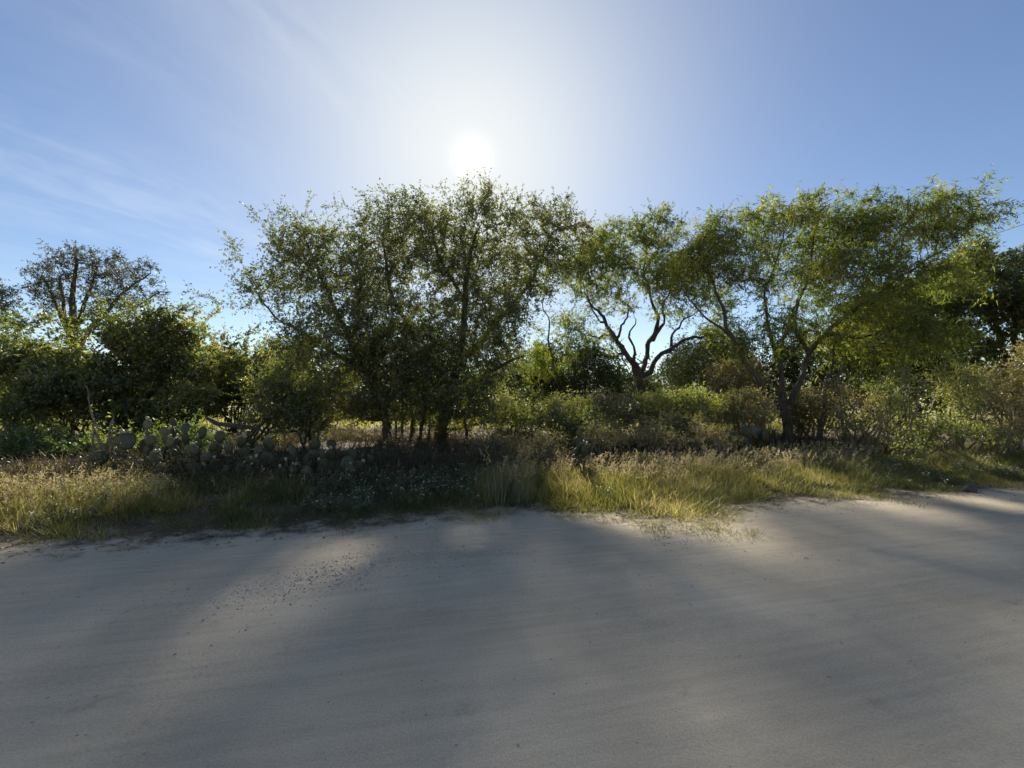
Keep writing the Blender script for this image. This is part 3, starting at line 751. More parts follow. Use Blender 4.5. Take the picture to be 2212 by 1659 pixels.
hedge = [
    (30, 13.3, [E(20, 790, 13.3, 90, 80, 1.26), E(60, 890, 12.8, 110, 80, 1.26), E(-60, 850, 13.3, 90, 100, 1.26)], M_SHRUB, 'leafy green shrub filling the left edge below the ragged dark tree'),
    (165, 13.6, [E(150, 780, 13.6, 95, 75, 1.26), E(170, 880, 13.1, 120, 85, 1.38)], M_SHRUB, 'dense green shrub under the vase-shaped tree'),
    (290, 14.0, [E(270, 760, 14.0, 95, 72, 1.38), E(330, 750, 14.2, 75, 65, 1.26), E(290, 870, 13.3, 120, 90, 1.38)], M_SHRUB, 'tallest bright yellow-green shrub of the left hedge'),
    (400, 14.3, [E(395, 770, 14.3, 75, 75, 1.26), E(420, 860, 13.8, 90, 80, 1.26)], M_SHRUB, 'bright yellow-tipped shrub behind the top prickly pear pads'),
    (510, 15.6, [E(490, 795, 15.6, 80, 62, 1.26, .7), E(540, 820, 15.4, 75, 60, 1.15, .8), E(500, 840, 15.1, 70, 60, 1.03)], M_SHRUB, 'shrub tucked between the left hedge and the low-forked leaning tree'),
]
for k, (x, Y, lb, lm, lab) in enumerate(hedge):
    shrub('shrub', lab, x, Y, clumpy(lb, 300 + k), SB, lm, B_DARK, 81 + k, group='bright shrubs of the left hedge',
          whips=[[lo[0] + np.array([0.25 * q, 0, .2]), lo[0] + np.array([0.55 * q, 0, lo[1][2] + .05]), lo[0] + np.array([0.85 * q, 0.1, lo[1][2] + .25 + .25 * abs(math.sin(3 * q + k))])] for lo in lb[:2] for q in (-1.1, -.3, .5, 1.2)])
MB_ = style(L=0.075, Wd=0.045, twig=0.42, tw_per=4, cl=6, lv=2, dens=5.5, kill=0.18, clump=0.22, D=0.14, rmax=.014, tri=True)
shrub('shrub', 'dark rounded thicket under the limbs of the twisted tree', 1275, 15.2, [E(1270, 800, 15.2, 62, 55, 1.0), E(1310, 830, 15, 60, 40, .9), E(1240, 840, 15, 50, 40, .9)], MB_, M_FAR_SHADE, B_DARK, 91)
shrub('shrub', 'dark scrubby bush of bare twigs between the twisted tree and the feathery tree', 1510, 16, [E(1500, 800, 16, 70, 55, 1.1), E(1550, 770, 16, 45, 50, .9)], MB_, M_FAR_SHADE, B_DARK, 92, leafmul=0.7)
shrub('shrub', 'reddish brown dry shrub behind the pale green scrub', 1590, 14.5, [E(1590, 820, 14.5, 70, 50, .9), E(1570, 870, 14, 60, 35, .8)], MB_, M_BRUSH, B_GREY, 93)
under = [(560, 11.0, [E(585, 905, 11.0, 55, 50, .9), E(615, 860, 11.2, 60, 60, .8)], M_CENTRE, 'dark bush behind the middle prickly pears, left of the low forked limb'),
    (680, 10.9, [E(660, 905, 10.9, 60, 45, .8), E(690, 870, 11.1, 60, 40, .8)], M_CENTRE, 'dark bush under the low forked limb of the leaning tree'),
    (1110, 15.6, [E(1110, 900, 15.6, 70, 26, .9)], M_FAR_SHADE, 'low dark bush behind the trunks, right of the tall tree'),
    (690, 15.8, [E(650, 895, 15.8, 70, 36, .9)], M_FAR_SHADE, 'low dark bush behind the trunks, left of the low forked limb'),
    (240, 9.8, [E(230, 960, 9.8, 90, 40, .7), E(150, 965, 9.8, 60, 36, .7)], M_DEEP, 'black-green bush right behind the biggest prickly pear pad'),
    (390, 10.0, [E(390, 950, 10.0, 80, 42, .7)], M_DEEP, 'dark bush right behind the tallest prickly pear'),
    (60, 9.6, [E(50, 965, 9.6, 90, 40, .7)], M_DEEP, 'dark low bush behind the tan seedheads at the left edge')]
for k, (x, Y, lb, lm, lab) in enumerate(under):
    shrub('bush', lab, x, Y, lb, MB_, lm, B_DARK, 151 + k, group='dark bushes under the trees and hedge')
back = [(1130, 17.5, [E(1130, 810, 17.5, 100, 80, 1.4)], 'back bush showing through the gap right of the tall tree'),
    (1215, 18.0, [E(1215, 770, 18, 70, 70, 1.3), E(1200, 850, 17.5, 70, 45, 1.1)], 'narrow tall bush behind the gap beside the twisted tree'),
    (1460, 19.5, [E(1465, 800, 19.5, 80, 65, 1.4), E(1390, 830, 19.5, 70, 45, 1.2)], 'back bush seen between the twisted tree and the feathery tree'),
    (1640, 17.0, [E(1630, 790, 17, 110, 90, 1.5)], 'bush seen through the bent trunks of the feathery tree'),
    (1770, 16.5, [E(1780, 780, 16.5, 115, 100, 1.5)], 'bush behind the slim single-stemmed tree'),
    (620, 18.5, [E(620, 800, 18.5, 110, 80, 1.6)], 'back bush behind the leaning tree'),
    (30, 19.0, [E(30, 790, 19, 150, 60, 1.6)], 'back bush rising behind the left end of the hedge'),
    (430, 19.5, [E(430, 790, 19.5, 110, 70, 1.5)], 'back bush filling the dip between the hedge and the leaning tree'),
    (1545, 18.5, [E(1550, 780, 18.5, 75, 75, 1.4)], 'dark bush left of the bent trunks, taller than the brown dry shrub'),
    (1920, 16.5, [E(1910, 740, 16.5, 120, 110, 1.6), E(1980, 800, 16.2, 90, 70, 1.4)], 'large dark bush behind the pale-topped brush on the right')]
for k, (x, Y, lb, lab) in enumerate(back):
    shrub('bush', lab, x, Y, clumpy(lb, 340 + k), style(L=0.12, Wd=0.075, twig=0.5, tw_per=3, cl=5, lv=2, dens=2.4, kill=.24, clump=.26, rmax=.014, tri=True), M_CENTRE if k in (6, 7) else M_FAR_SHADE, B_DARK, 161 + k, group='bushes behind the front trees')
PG = style(L=0.06, Wd=0.034, twig=0.28, tw_per=4, cl=5, lv=2, dens=9, kill=0.14, clump=0.24, D=0.11, rmax=.02)
scrub = [(1235, 11.6, [E(1225, 890, 11.6, 65, 42, .8), E(1180, 905, 11.4, 50, 30, .6)], 'low pale scrub at the foot of the dark crown by the gap'),
    (1320, 12.4, [E(1315, 890, 12.4, 75, 45, .9)], 'olive scrub directly before the trunk of the twisted tree'),
    (1420, 12.6, [E(1425, 885, 12.6, 80, 42, .9)], 'light green low scrub beside the trunk of the twisted tree'),
    (1515, 12.2, [E(1515, 882, 12.2, 75, 45, .9)], 'brightest low green scrub below the dark scrubby bush'),
    (1600, 11.8, [E(1605, 890, 11.8, 70, 50, .8)], 'mixed green and brown scrub left of the many-trunked feathery tree'),
    (1270, 10.9, [E(1275, 925, 10.9, 80, 35, .7)], 'low olive scrub with dark prickly pear pads standing in front'),
    (1440, 11.0, [E(1450, 925, 11.0, 95, 33, .7)], 'low tan-green scrub behind the rusty seed spike'),
    (1720, 13.4, [E(1735, 885, 13.4, 60, 50, .8)], 'pale scrub seen between the feathery tree trunks and the slim tree')]
for k, (x, Y, lb, lab) in enumerate(scrub):
    shrub('scrub', lab, x, Y, lb, PG, (M_WEED, M_BRUSH, M_WEED, M_WEED, M_BRUSH, M_WEED, M_BRUSH, M_BRUSH)[k], B_GREY, 101 + k, group='low scrub before the twisted tree')
brown = [(1300, 9.6, [E(1300, 945, 9.6, 62, 28, .5)]), (1420, 9.9, [E(1420, 945, 9.9, 70, 26, .5)]), (1540, 10.0, [E(1540, 945, 10, 60, 26, .5)]), (1175, 9.7, [E(1180, 960, 9.7, 50, 30, .5)]), (1060, 9.8, [E(1070, 965, 9.8, 70, 26, .5)])]
blab = ['brown dead brush behind the pale seedheads, left of centre of the row', 'brown dead brush right behind the tallest rusty seed spike', 'brown dead brush just left of the small right-hand prickly pears', 'dark reddish brush behind the tall bunchgrass', 'thin dark brush between the prickly pears and the tall bunchgrass']
for k, (x, Y, lb) in enumerate(brown):
    shrub('brush', blab[k], x, Y, lb, style(L=0.05, Wd=0.02, twig=0.28, tw_per=4, cl=4, lv=2, dens=14, kill=0.13, clump=0.22, D=0.10, rmax=.02), M_BRUSH, B_GREY, 111 + k, cat='dry brush', group='dead brush behind the seedheads')
BR = style(L=0.06, Wd=0.034, twig=0.38, tw_per=4, cl=5, lv=2, dens=5, kill=0.18, clump=0.24, D=0.13, rmax=.014)
rb = [(1850, 10.9, [E(1850, 870, 10.9, 70, 65, .9), E(1870, 930, 10.4, 80, 40, .8)], M_BRUSH, 'tawny brush right of the slim single-stemmed tree'),
      (1960, 10.8, [E(1950, 840, 10.8, 85, 70, 1.0), E(1970, 920, 10.4, 85, 50, .9)], M_WEED, 'pale-topped brushy shrub with straw-coloured twigs'),
      (2070, 10.9, [E(2070, 830, 10.9, 80, 80, 1.0), E(2060, 920, 10.5, 90, 55, .9)], M_WEED, 'yellow-green twiggy shrub under the dense dark trees'),
      (2175, 11.0, [E(2170, 820, 11, 80, 95, 1.0), E(2170, 920, 10.6, 90, 60, .9)], M_BRUSH, 'tall tangled brown-green shrub by the right edge'),
      (2280, 11.2, [E(2280, 840, 11.2, 90, 90, 1.0)], M_BRUSH, 'tangled shrub cut off by the right edge')]
for k, (x, Y, lb, lm, lab) in enumerate(rb):
    shrub('shrub', lab, x, Y, clumpy(lb, 360 + k), BR, lm, B_GREY, 121 + k, group='brushy shrubs along the right verge')
shrub('seedling', 'small pale upright seedling in front of the dark left hedge', 213, 8.9, [E(213, 925, 8.9, 30, 35, .25), E(215, 890, 8.9, 10, 22, .12)], PG, M_WEED, B_GREY, 131, cat='plant')

# ------------------------------------------------------------------ far woods and meadow
def scatter_mass(name, label, blobs, n, L, mat, seed):
    rng = np.random.default_rng(seed); acc = Acc()
    for (x, Y, wid, h, dep), m in zip(blobs, n):
        p = unit(rng.normal(size=(m, 3))) * (rng.random((m, 1)) ** 0.4)
        b = W(x, 865, Y); g = gzs(b[0], b[1])
        q = np.stack([b[0] + p[:, 0] * wid, Y + p[:, 1] * dep, g + h * .5 + p[:, 2] * h * .55], 1)
        nz = noise3(q, 0.5, seed)
        q = q[(nz > .38)]; q[:, 2] = np.maximum(q[:, 2], g + .05)
        N_ = len(q)
        leaf_quads(acc, q, unit(rng.normal(size=(N_, 3))), unit(rng.normal(size=(N_, 3))), L * (.6 + .7 * rng.random(N_)), L * .55 * (.6 + .7 * rng.random(N_)), np.clip(.5 + .9 * (noise3(q, .4, seed + 1) - .5) + rng.normal(0, .15, N_), 0, 1), tri=True)
    o = link(name, acc.mesh(name), mat); tag(o, label, None, None, 'stuff'); return o
rw = np.random.default_rng(5)
bl = []; nn = []
for x in np.arange(-700, 3000, 95):
    Y = rw.uniform(30, 42)
    bl.append((x + rw.normal(0, 20), Y, rw.uniform(2.6, 4.2), rw.uniform(3.4, 5.0), 2.6)); nn.append(3600)
scatter_mass('woods', 'far belt of trees closing the meadow behind the thicket', bl, nn, 0.34, M_FAR_SHADE, 141)

# ------------------------------------------------------------------ prickly pears
def pad_mesh(seed):
    rng = np.random.default_rng(seed)
    n = 14
    th = np.arange(n) * 2 * math.pi / n
    # obovate outline standing on z = 0, widest above the middle
    zz = 0.5 - 0.5 * np.cos(th)
    xx = 0.43 * np.sin(th) * (0.72 + 0.42 * zz) * (1 + rng.normal(0, 0.025, n))
    V = [np.stack([xx, np.zeros(n), zz], 1)]
    for sgn in (-1, 1):
        for f, d in ((0.93, 0.030), (0.62, 0.058)):
            V.append(np.stack([xx * f, np.full(n, sgn * d) + rng.normal(0, .004, n), 0.5 + (zz - 0.5) * f], 1))
        V.append(np.array([[0, sgn * 0.066, 0.52]]))
    V = np.concatenate(V)
    i = np.arange(n); j = (i + 1) % n
    q, t = [], []
    for o, flip in ((n, 0), (3 * n + 1, 1)):
        for a_, b_ in ((0, o), (o, o + n)):
            f = np.stack([a_ + i, a_ + j, b_ + j, b_ + i], 1); q.append(f[:, ::-1] if flip else f)
        f = np.stack([o + n + i, o + n + j, np.full(n, o + 2 * n)], 1); t.append(f[:, ::-1] if flip else f)
    me = mesh('pad', V, [np.concatenate(t), np.concatenate(q)], smooth=True)
    return me
m_pad, t = new_mat('prickly_pear_skin')
L_ = t.links.new; N_ = t.nodes.new
tco = N_('ShaderNodeTexCoord'); oi = N_('ShaderNodeObjectInfo')
nz = N_('ShaderNodeTexNoise'); nz.inputs['Scale'].default_value = 5; nz.inputs['Detail'].default_value = 5; L_(tco.outputs['Object'], nz.inputs['Vector'])
vo = N_('ShaderNodeTexVoronoi'); vo.inputs['Scale'].default_value = 9; L_(tco.outputs['Object'], vo.inputs['Vector'])
ad = N_('ShaderNodeMath'); ad.operation = 'ADD'; L_(nz.outputs[0], ad.inputs[0])
sb = N_('ShaderNodeMath'); sb.operation = 'MULTIPLY_ADD'; L_(oi.outputs['Random'], sb.inputs[0]); sb.inputs[1].default_value = 0.5; sb.inputs[2].default_value = -0.25; L_(sb.outputs[0], ad.inputs[1])
rp = ramp(t, [(0.2, (0.028, 0.029, 0.009)), (0.5, (0.046, 0.048, 0.018)), (0.8, (0.11, 0.105, 0.048))]); L_(ad.outputs[0], rp.inputs[0])
dt = N_('ShaderNodeMapRange'); L_(vo.outputs['Distance'], dt.inputs[0]); dt.inputs[1].default_value = 0.05; dt.inputs[2].default_value = 0.14; dt.inputs[3].default_value = 0.75; dt.inputs[4].default_value = 0.0
mxn = N_('ShaderNodeMix'); mxn.data_type = 'RGBA'; L_(dt.outputs[0], mxn.inputs['Factor']); L_(rp.outputs[0], mxn.inputs['A']); mxn.inputs['B'].default_value = (0.16, 0.13, 0.08, 1)
pb = N_('ShaderNodeBsdfPrincipled'); pb.inputs['Roughness'].default_value = 0.55; L_(mxn.outputs['Result'], pb.inputs['Base Color'])
oo = N_('ShaderNodeOutputMaterial'); L_(pb.outputs[0], oo.inputs[0])
m_bud, t = new_mat('cactus_fruit')
pb = t.nodes.new('ShaderNodeBsdfPrincipled'); pb.inputs['Base Color'].default_value = (0.34, 0.30, 0.17, 1); pb.inputs['Roughness'].default_value = 0.5
oo = t.nodes.new('ShaderNodeOutputMaterial'); t.links.new(pb.outputs[0], oo.inputs[0])
PADS = [pad_mesh(k) for k in range(5)]
for p in PADS: p.materials.append(m_pad)
def lathe(name, prof, n, mat):
    th = np.arange(n) * 2 * math.pi / n
    V = np.concatenate([np.stack([np.cos(th) * r, np.sin(th) * r, np.full(n, z)], 1) for r, z in prof])
    F = []
    for k in range(len(prof) - 1):
        i = np.arange(n); j = (i + 1) % n
        F.append(np.stack([k * n + i, k * n + j, (k + 1) * n + j, (k + 1) * n + i], 1))
    me = mesh(name, V, [np.concatenate(F)], smooth=True); me.materials.append(mat); return me
BUD = lathe('fruit', [(0.008, 0), (0.017, .012), (0.021, .032), (0.018, .052), (0.004, .056)], 7, m_bud)
PADLIST = [(274,952,39,37),(216,989,41,31),(320,976,29,29),(341,994,21,33),(323,953,24,21),(377,914,24,21),(365,927,15,20),(374,937,8,20),(401,924,26,23),(435,934,18,26),(383,952,16,24),(362,957,18,21),
 (414,976,34,24),(375,978,15,18),(370,1001,10,18),(292,984,24,16),(411,1014,23,21),(317,918,23,20),(474,945,24,24),(518,954,20,24),(492,968,21,23),(541,952,11,15),(553,971,18,24),(586,960,31,26),(575,993,36,31),
 (553,1002,23,24),(531,1015,26,20),(515,1007,16,15),(619,1007,15,24),(608,996,10,20),(641,973,15,28),(658,993,20,24),(676,960,28,23),(696,980,21,23),(709,978,6,13),(737,1007,29,41),(766,981,20,33),(779,1006,13,24),(803,994,15,23),(794,1007,10,20),
 (247,985,22,26),(455,965,20,24),(440,990,22,22),(470,1000,24,24),(300,1005,24,22),(630,1015,22,22),(690,1010,24,24),(760,1015,24,22),(665,1020,20,18),(490,1015,20,20),(340,1015,22,20),(720,960,20,22),(455,1010,18,20),(605,1020,20,18), (180,1000,22,20),
 (1242,968,24,30),(1250,935,16,18),(1262,975,20,24),(1640,935,26,28),(1662,938,26,34),(1676,945,14,30),(1605,930,24,26),(1590,945,22,22),(1625,955,22,24),(1570,940,20,24)]
PLANTS = [(100, 250, 'low prickly pear with one broad pad beside the tan seedheads'), (250, 332, 'prickly pear carrying the single biggest pad, below the pale seedling'), (332, 448, 'tallest prickly pear, its top pads standing pale against the dark hedge'),
          (448, 566, 'dim prickly pear just right of the tallest one'), (566, 650, 'prickly pear with a wide round pad, midway along the cactus row'), (650, 722, 'prickly pear whose upper pad is scarred, in the right half of the row'),
          (722, 830, 'rightmost prickly pear of the row, its tallest pad topped by two fruits'), (1200, 1300, 'small dark prickly pear in the yellow scrub behind the seedheads'), (1540, 1690, 'dark prickly pear at the foot of the many-trunked feathery tree')]
rp_ = np.random.default_rng(77)
for (x0, x1, lab) in PLANTS:
    pads = [p for p in PADLIST if x0 <= p[0] < x1]
    items = []
    far = x0 > 1100
    for (x, y, w, h) in pads:
        Y = (10.3 if x0 > 1300 else 8.9) - (y - 914) / 101 * 1.2 + rp_.normal(0, .05) if not far or x0 < 1300 else 10.6
        h3 = 1.12 * h / F_PX * Y; w3 = w / F_PX * Y
        c = W(x, y, Y)
        full = max(w3, 0.75 * h3)
        yaw = math.acos(min(1.0, max(0.2, w3 / full))) * rp_.choice([-1, 1]) + rp_.normal(0, .4)
        items.append([c - np.array([0, 0, h3 / 2]), full * rp_.uniform(.88, 1.1), h3 * rp_.uniform(.9, 1.12), yaw, rp_.normal(0, .3), rp_.normal(0, .2), True])
    k = 0
    while k < len(items):
        b, w3, h3, *_ = items[k]; k += 1
        g = gzs(b[0], b[1])
        if b[2] > g + 0.03 and len(items) < 60:
            hs = rp_.uniform(.22, .32)
            nb = b + np.array([rp_.normal(0, .05), rp_.normal(0, .04), -hs + .035])
            if min(np.linalg.norm(q[0] - nb) for q in items) < 0.13: 
                continue
            nb[2] = max(nb[2], gzs(nb[0], nb[1]) - .06)
            items.append([nb, hs * rp_.uniform(.7, .9), hs, rp_.normal(0, .6), rp_.normal(0, .12), rp_.normal(0, .1), False])
    ctr = np.mean([i[0] for i in items], 0); ctr[2] = gzs(ctr[0], ctr[1])
    root = empty('prickly_pear', ctr); tag(root, lab, 'cactus', 'prickly pears along the verge')
    for b, w3, h3, yaw, roll, tilt, front in items:
        o = link('pad', PADS[rp_.integers(5)], None, root)
        o.location = b - ctr; o.rotation_euler = (tilt, roll, yaw); o.scale = (w3 / 0.88, h3 * 1.05, h3)
        if front and rp_.random() < .5:
            for q in range(rp_.integers(1, 4)):
                u = rp_.uniform(-.6, .6)
                f = link('fruit', BUD, None, o)
                z_ = 0.5 + 0.5 * math.cos(u); zz_ = 0.5 - 0.5 * math.cos(math.pi - u)
                f.location = (0.43 * math.sin(u) * (0.72 + .42 * zz_) * .98, 0, z_ * .985)
                f.rotation_euler = (0, u * .9, 0); sc_ = 1.0 * rp_.uniform(.8, 1.3)
                f.scale = (sc_ / o.scale[0], sc_ / o.scale[1], sc_ / o.scale[2])

# ------------------------------------------------------------------ grasses and weeds
M_GRASS = leaf_mat('verge_grass', [(0.0, (0.06, 0.08, 0.022)), (0.35, (0.14, 0.15, 0.042)), (0.6, (0.26, 0.24, 0.075)), (0.85, (0.37, 0.32, 0.15)), (1.0, (0.45, 0.38, 0.23))], tr=(1.45, 1.4, 0.8), tf=0.55, gloss=0.04)
M_TAN = leaf_mat('seedhead', [(0.0, (0.20, 0.165, 0.08)), (0.5, (0.33, 0.28, 0.155)), (1.0, (0.46, 0.40, 0.26))], tr=(1.2, 1.15, 0.9), tf=0.45, gloss=0.03)
M_PALE = leaf_mat('pale_weed', [(0.0, (0.07, 0.09, 0.04)), (0.6, (0.13, 0.15, 0.08)), (0.85, (0.22, 0.24, 0.16)), (0.9, (0.55, 0.55, 0.50)), (1.0, (0.70, 0.70, 0.66))], tr=(1.3, 1.3, 0.8), tf=0.4, gloss=0.03)
M_LITTER = leaf_mat('leaf_litter', [(0.0, (0.06, 0.04, 0.025)), (0.5, (0.14, 0.095, 0.055)), (1.0, (0.28, 0.21, 0.13))], tr=(1, 1, 1), tf=0.1, gloss=0.03)
def blades(acc, X, Y, h, az, lean, w, var, z=None, tri=False):
    z = np.maximum(gz(X, Y) - .01, np.where(Y < edge(X) + .1, rz(X, Y) + .004, -1)) if z is None else z
    n = len(X)
    d = np.stack([np.cos(az), np.sin(az), np.zeros(n)], 1)
    fa = az + math.pi / 2 + rg.normal(0, .7, n)
    s_ = np.stack([np.cos(fa), np.sin(fa), np.zeros(n)], 1) * (w / 2)[:, None]
    B = np.stack([X, Y, z], 1)
    M = B + d * (h * lean * .35)[:, None]; M[:, 2] += h * .6
    T = B + d * (h * lean)[:, None]; T[:, 2] += h * (1 - .25 * lean)
    if tri:
        acc.add(np.stack([B - s_, B + s_, T], 1), np.arange(n * 3).reshape(-1, 3), var); return T
    V = np.stack([B - s_, B + s_, M + s_ * .75, M - s_ * .75, T], 1)
    b = np.arange(n)[:, None] * 5
    acc.add(V, np.concatenate([b + np.array([[0, 1, 2, 3]])], 0), var)
    k = acc.n - n * 5
    acc.F.setdefault(3, []).append(b + np.array([[3, 2, 4]]) + k); acc.var.setdefault(3, []).append(var)
    return T
rg = np.random.default_rng(9)
def tufts(acc, CXs, CYs, nb, rad, h, w, var, lean=(0.25, 0.8), hv=.35, tri=False):
    n = len(CXs)
    k = nb
    X = np.repeat(CXs, k); Y = np.repeat(CYs, k)
    az = rg.random(n * k) * 2 * math.pi
    rr = np.abs(rg.normal(0, 1, n * k)) * np.repeat(rad, k)
    hh = np.repeat(h, k) * np.clip(1 + rg.normal(0, hv, n * k), .3, 1.7)
    return blades(acc, X + np.cos(az) * rr, Y + np.sin(az) * rr, hh, az, rg.uniform(*lean, n * k), w * (.6 + .8 * rg.random(n * k)), np.clip(np.repeat(var, k) + rg.normal(0, .14, n * k), 0, 1), tri=tri)
def pcol(X, Y): return CX + X / Y * F_PX
def spots(n, d0, d1, x0=-11, x1=14):
    X = rg.uniform(x0, x1, n); d = rg.uniform(d0, d1, n); return X, edge(X) + d, d
gr = Acc()
# short sparse tufts creeping into the road edge
X, Y, d = spots(11000, -1.0, 0.9)
nzv = fbm2(X, Y, 1.2, 31)
tongue = .10 * (np.abs(pcol(X, Y) - 1420) < 150)
k = nzv + .30 * d + tongue > .41 + .20 * rg.random(len(X)); X, Y, d = X[k], Y[k], d[k]
tufts(gr, X, Y, 11, np.full(len(X), .08), .02 + .045 * rg.random(len(X)) + .05 * np.clip(d, 0, 1), .006, np.clip(.33 + .6 * (noise2(X, Y, .8, 33) - .5) + .12 * rg.random(len(X)), 0, 1), lean=(.5, 1.6), hv=.5, tri=True)
# green to yellow verge grass; sunlit patches are put into blade colour, density and height
X, Y, d = spots(12500, 0.1, 2.3)
pc = pcol(X, Y)
lush_lit = (1 - sstep(np.abs(pc - 1370), 170, 290)) + (1 - sstep(pc, 150, 420)) + .45 * sstep(pc, 1500, 1700)
weedy = (1 - sstep(np.abs(pc - 850), 160, 240))
k = fbm2(X, Y, 1.8, 35) + .17 * lush_lit + .06 * sstep(d, 0, .7) + .22 * sstep(d, .0, .8) - .20 - .12 * weedy - .18 * ((pc > 190) & (pc < 500) & (d < 1.0) & (d > .45)) > .43 + .14 * rg.random(len(X))
X, Y, d, pc, lush_lit = X[k], Y[k], d[k], pc[k], lush_lit[k]
tufts(gr, X, Y, 18, np.full(len(X), .085), (.05 + .085 * sstep(d, 0, 1.4)) * (.45 + 1.1 * rg.random(len(X))) * (1 + .25 * np.clip(lush_lit, 0, 1)), .0085, np.clip(.32 + .30 * np.clip(lush_lit, 0, 1) + .75 * (noise2(X, Y, 1.7, 36) - .5) + rg.normal(0, .12, len(X)), 0, 1), lean=(.2, 1.2), hv=.5, tri=True)
# wilder grass behind
X, Y, d = spots(3800, 1.9, 5.0)
k = fbm2(X, Y, .8, 38) > .42 + .12 * rg.random(len(X)); X, Y, d = X[k], Y[k], d[k]
tufts(gr, X, Y, 10, np.full(len(X), .10), (.08 + .14 * rg.random(len(X))) * (.5 + .9 * rg.random(len(X))), .011, np.clip(.42 + .9 * (noise2(X, Y, .9, 39) - .45) + rg.normal(0, .15, len(X)), 0, 1), lean=(.3, 1.3), hv=.5, tri=True)
o = link('grass', gr.mesh('grass'), M_GRASS); tag(o, 'green and yellow grass growing along the road verge', kind='stuff')
# dim dry undergrowth beneath the crowns
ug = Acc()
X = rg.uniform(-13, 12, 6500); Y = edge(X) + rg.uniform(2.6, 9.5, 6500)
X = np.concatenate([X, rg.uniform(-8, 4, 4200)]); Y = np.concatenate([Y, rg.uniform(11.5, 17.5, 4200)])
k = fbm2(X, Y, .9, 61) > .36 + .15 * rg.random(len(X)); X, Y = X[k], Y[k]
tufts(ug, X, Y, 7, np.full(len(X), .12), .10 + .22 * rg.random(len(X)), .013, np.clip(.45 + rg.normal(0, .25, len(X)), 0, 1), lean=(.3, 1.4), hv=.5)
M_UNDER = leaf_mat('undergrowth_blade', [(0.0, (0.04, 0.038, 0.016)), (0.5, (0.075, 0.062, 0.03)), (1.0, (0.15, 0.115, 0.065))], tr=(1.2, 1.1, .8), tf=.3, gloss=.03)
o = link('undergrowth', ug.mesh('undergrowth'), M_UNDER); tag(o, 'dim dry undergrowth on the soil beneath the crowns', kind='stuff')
# meadow beyond the thicket
mg = Acc()
X = rg.uniform(-32, 26, 6000); Y = rg.uniform(17.0, 38, 6000)
tufts(mg, X, Y, 7, np.full(len(X), .12), .18 + .25 * rg.random(len(X)), .022, np.clip(.50 + .7 * (noise2(X, Y, .35, 41) - .5), 0, 1))
o = link('meadow_grass', mg.mesh('meadow_grass'), M_GRASS); tag(o, 'sunlit grass of the meadow behind the thicket', kind='stuff')
# tall seedhead grass: thin stems with feathery heads
def seeded(acc, X, Y, h, lean0, rgv):
    n = len(X)
    az = rgv.normal(-0.5, .9, n)
    T = blades(acc, X, Y, h, az, lean0 * (.4 + rgv.random(n)), np.full(n, .005), np.clip(.35 + rgv.normal(0, .2, n), 0, 1))
    m = 8
    f = np.linspace(0, 1, m)
    d = np.stack([np.cos(az) * .45, np.sin(az) * .45, np.full(n, .8)], 1)
    C = (T[:, None] - d[:, None] * (f[None, :, None] * .13)).reshape(-1, 3)
    a_ = unit(np.repeat(d, m, 0) * .8 + rgv.normal(0, .55, (n * m, 3)))
    leaf_quads(acc, C, a_, unit(rgv.normal(size=C.shape)), .04 + .035 * rgv.random(n * m), np.full(n * m, .015), np.clip(.55 + rgv.normal(0, .22, n * m), 0, 1))
sg = Acc()
X, Y, d = spots(16000, 1.2, 3.4)
pc = pcol(X, Y)
band = np.where(pc < 420, (1 - sstep(pc, 230, 420)) * (1 - sstep(np.abs(d - 1.75), .35, .8)), (sstep(pc, 1150, 1230) * (1 - sstep(pc, 1700, 1950))) * (1 - sstep(np.abs(d - 2.35), .5, 1.0)))
band = band * 1.9 + .08
k = rg.random(len(X)) * 1.1 + 2.4 * np.clip(.56 - fbm2(X, Y, 2.2, 43), 0, 1) < band * .5; X, Y = X[k], Y[k]
seeded(sg, X, Y, .12 + .38 * rg.random(len(X)) ** 1.5, .65, rg)
o = link('seedhead_grass', sg.mesh('seedhead_grass'), M_TAN); tag(o, 'dry straw-coloured grass with feathery seedheads', kind='stuff')
# one tall clump, a thing of its own
bc = base_of(1098, 7.0); bc[1] = 7.0
ba = Acc(); n = 620
a_ = rg.random(n) * 2 * math.pi; r_ = np.abs(rg.normal(0, .24, n))
hx, hy = bc[0] + np.cos(a_) * r_ * 1.25, bc[1] + np.sin(a_) * r_ * .7
T = blades(ba, hx, hy, rg.uniform(.22, .8, n), rg.normal(.3, 1.2, n), rg.uniform(.1, .6, n), np.full(n, .0065), np.clip(.45 + rg.normal(0, .2, n), 0, 1))
root = empty('bunchgrass', bc); tag(root, 'tall grey-green bunchgrass clump standing alone at the middle of the verge', 'grass clump')
M_BUNCH = leaf_mat('bunchgrass_blade', [(0.0, (0.08, 0.095, 0.05)), (0.5, (0.17, 0.18, 0.10)), (1.0, (0.32, 0.30, 0.20))], tr=(1.3, 1.3, .8), tf=.4, gloss=.04)
link('blades', ba.mesh('blades', origin=bc), M_BUNCH, root)
bh = Acc(); hk = rg.choice(n, 70, replace=False)
seeded(bh, hx[hk], hy[hk], rg.uniform(.5, .98, 70), .5, rg)
link('seedheads', bh.mesh('seedheads', origin=bc), M_TAN, root)
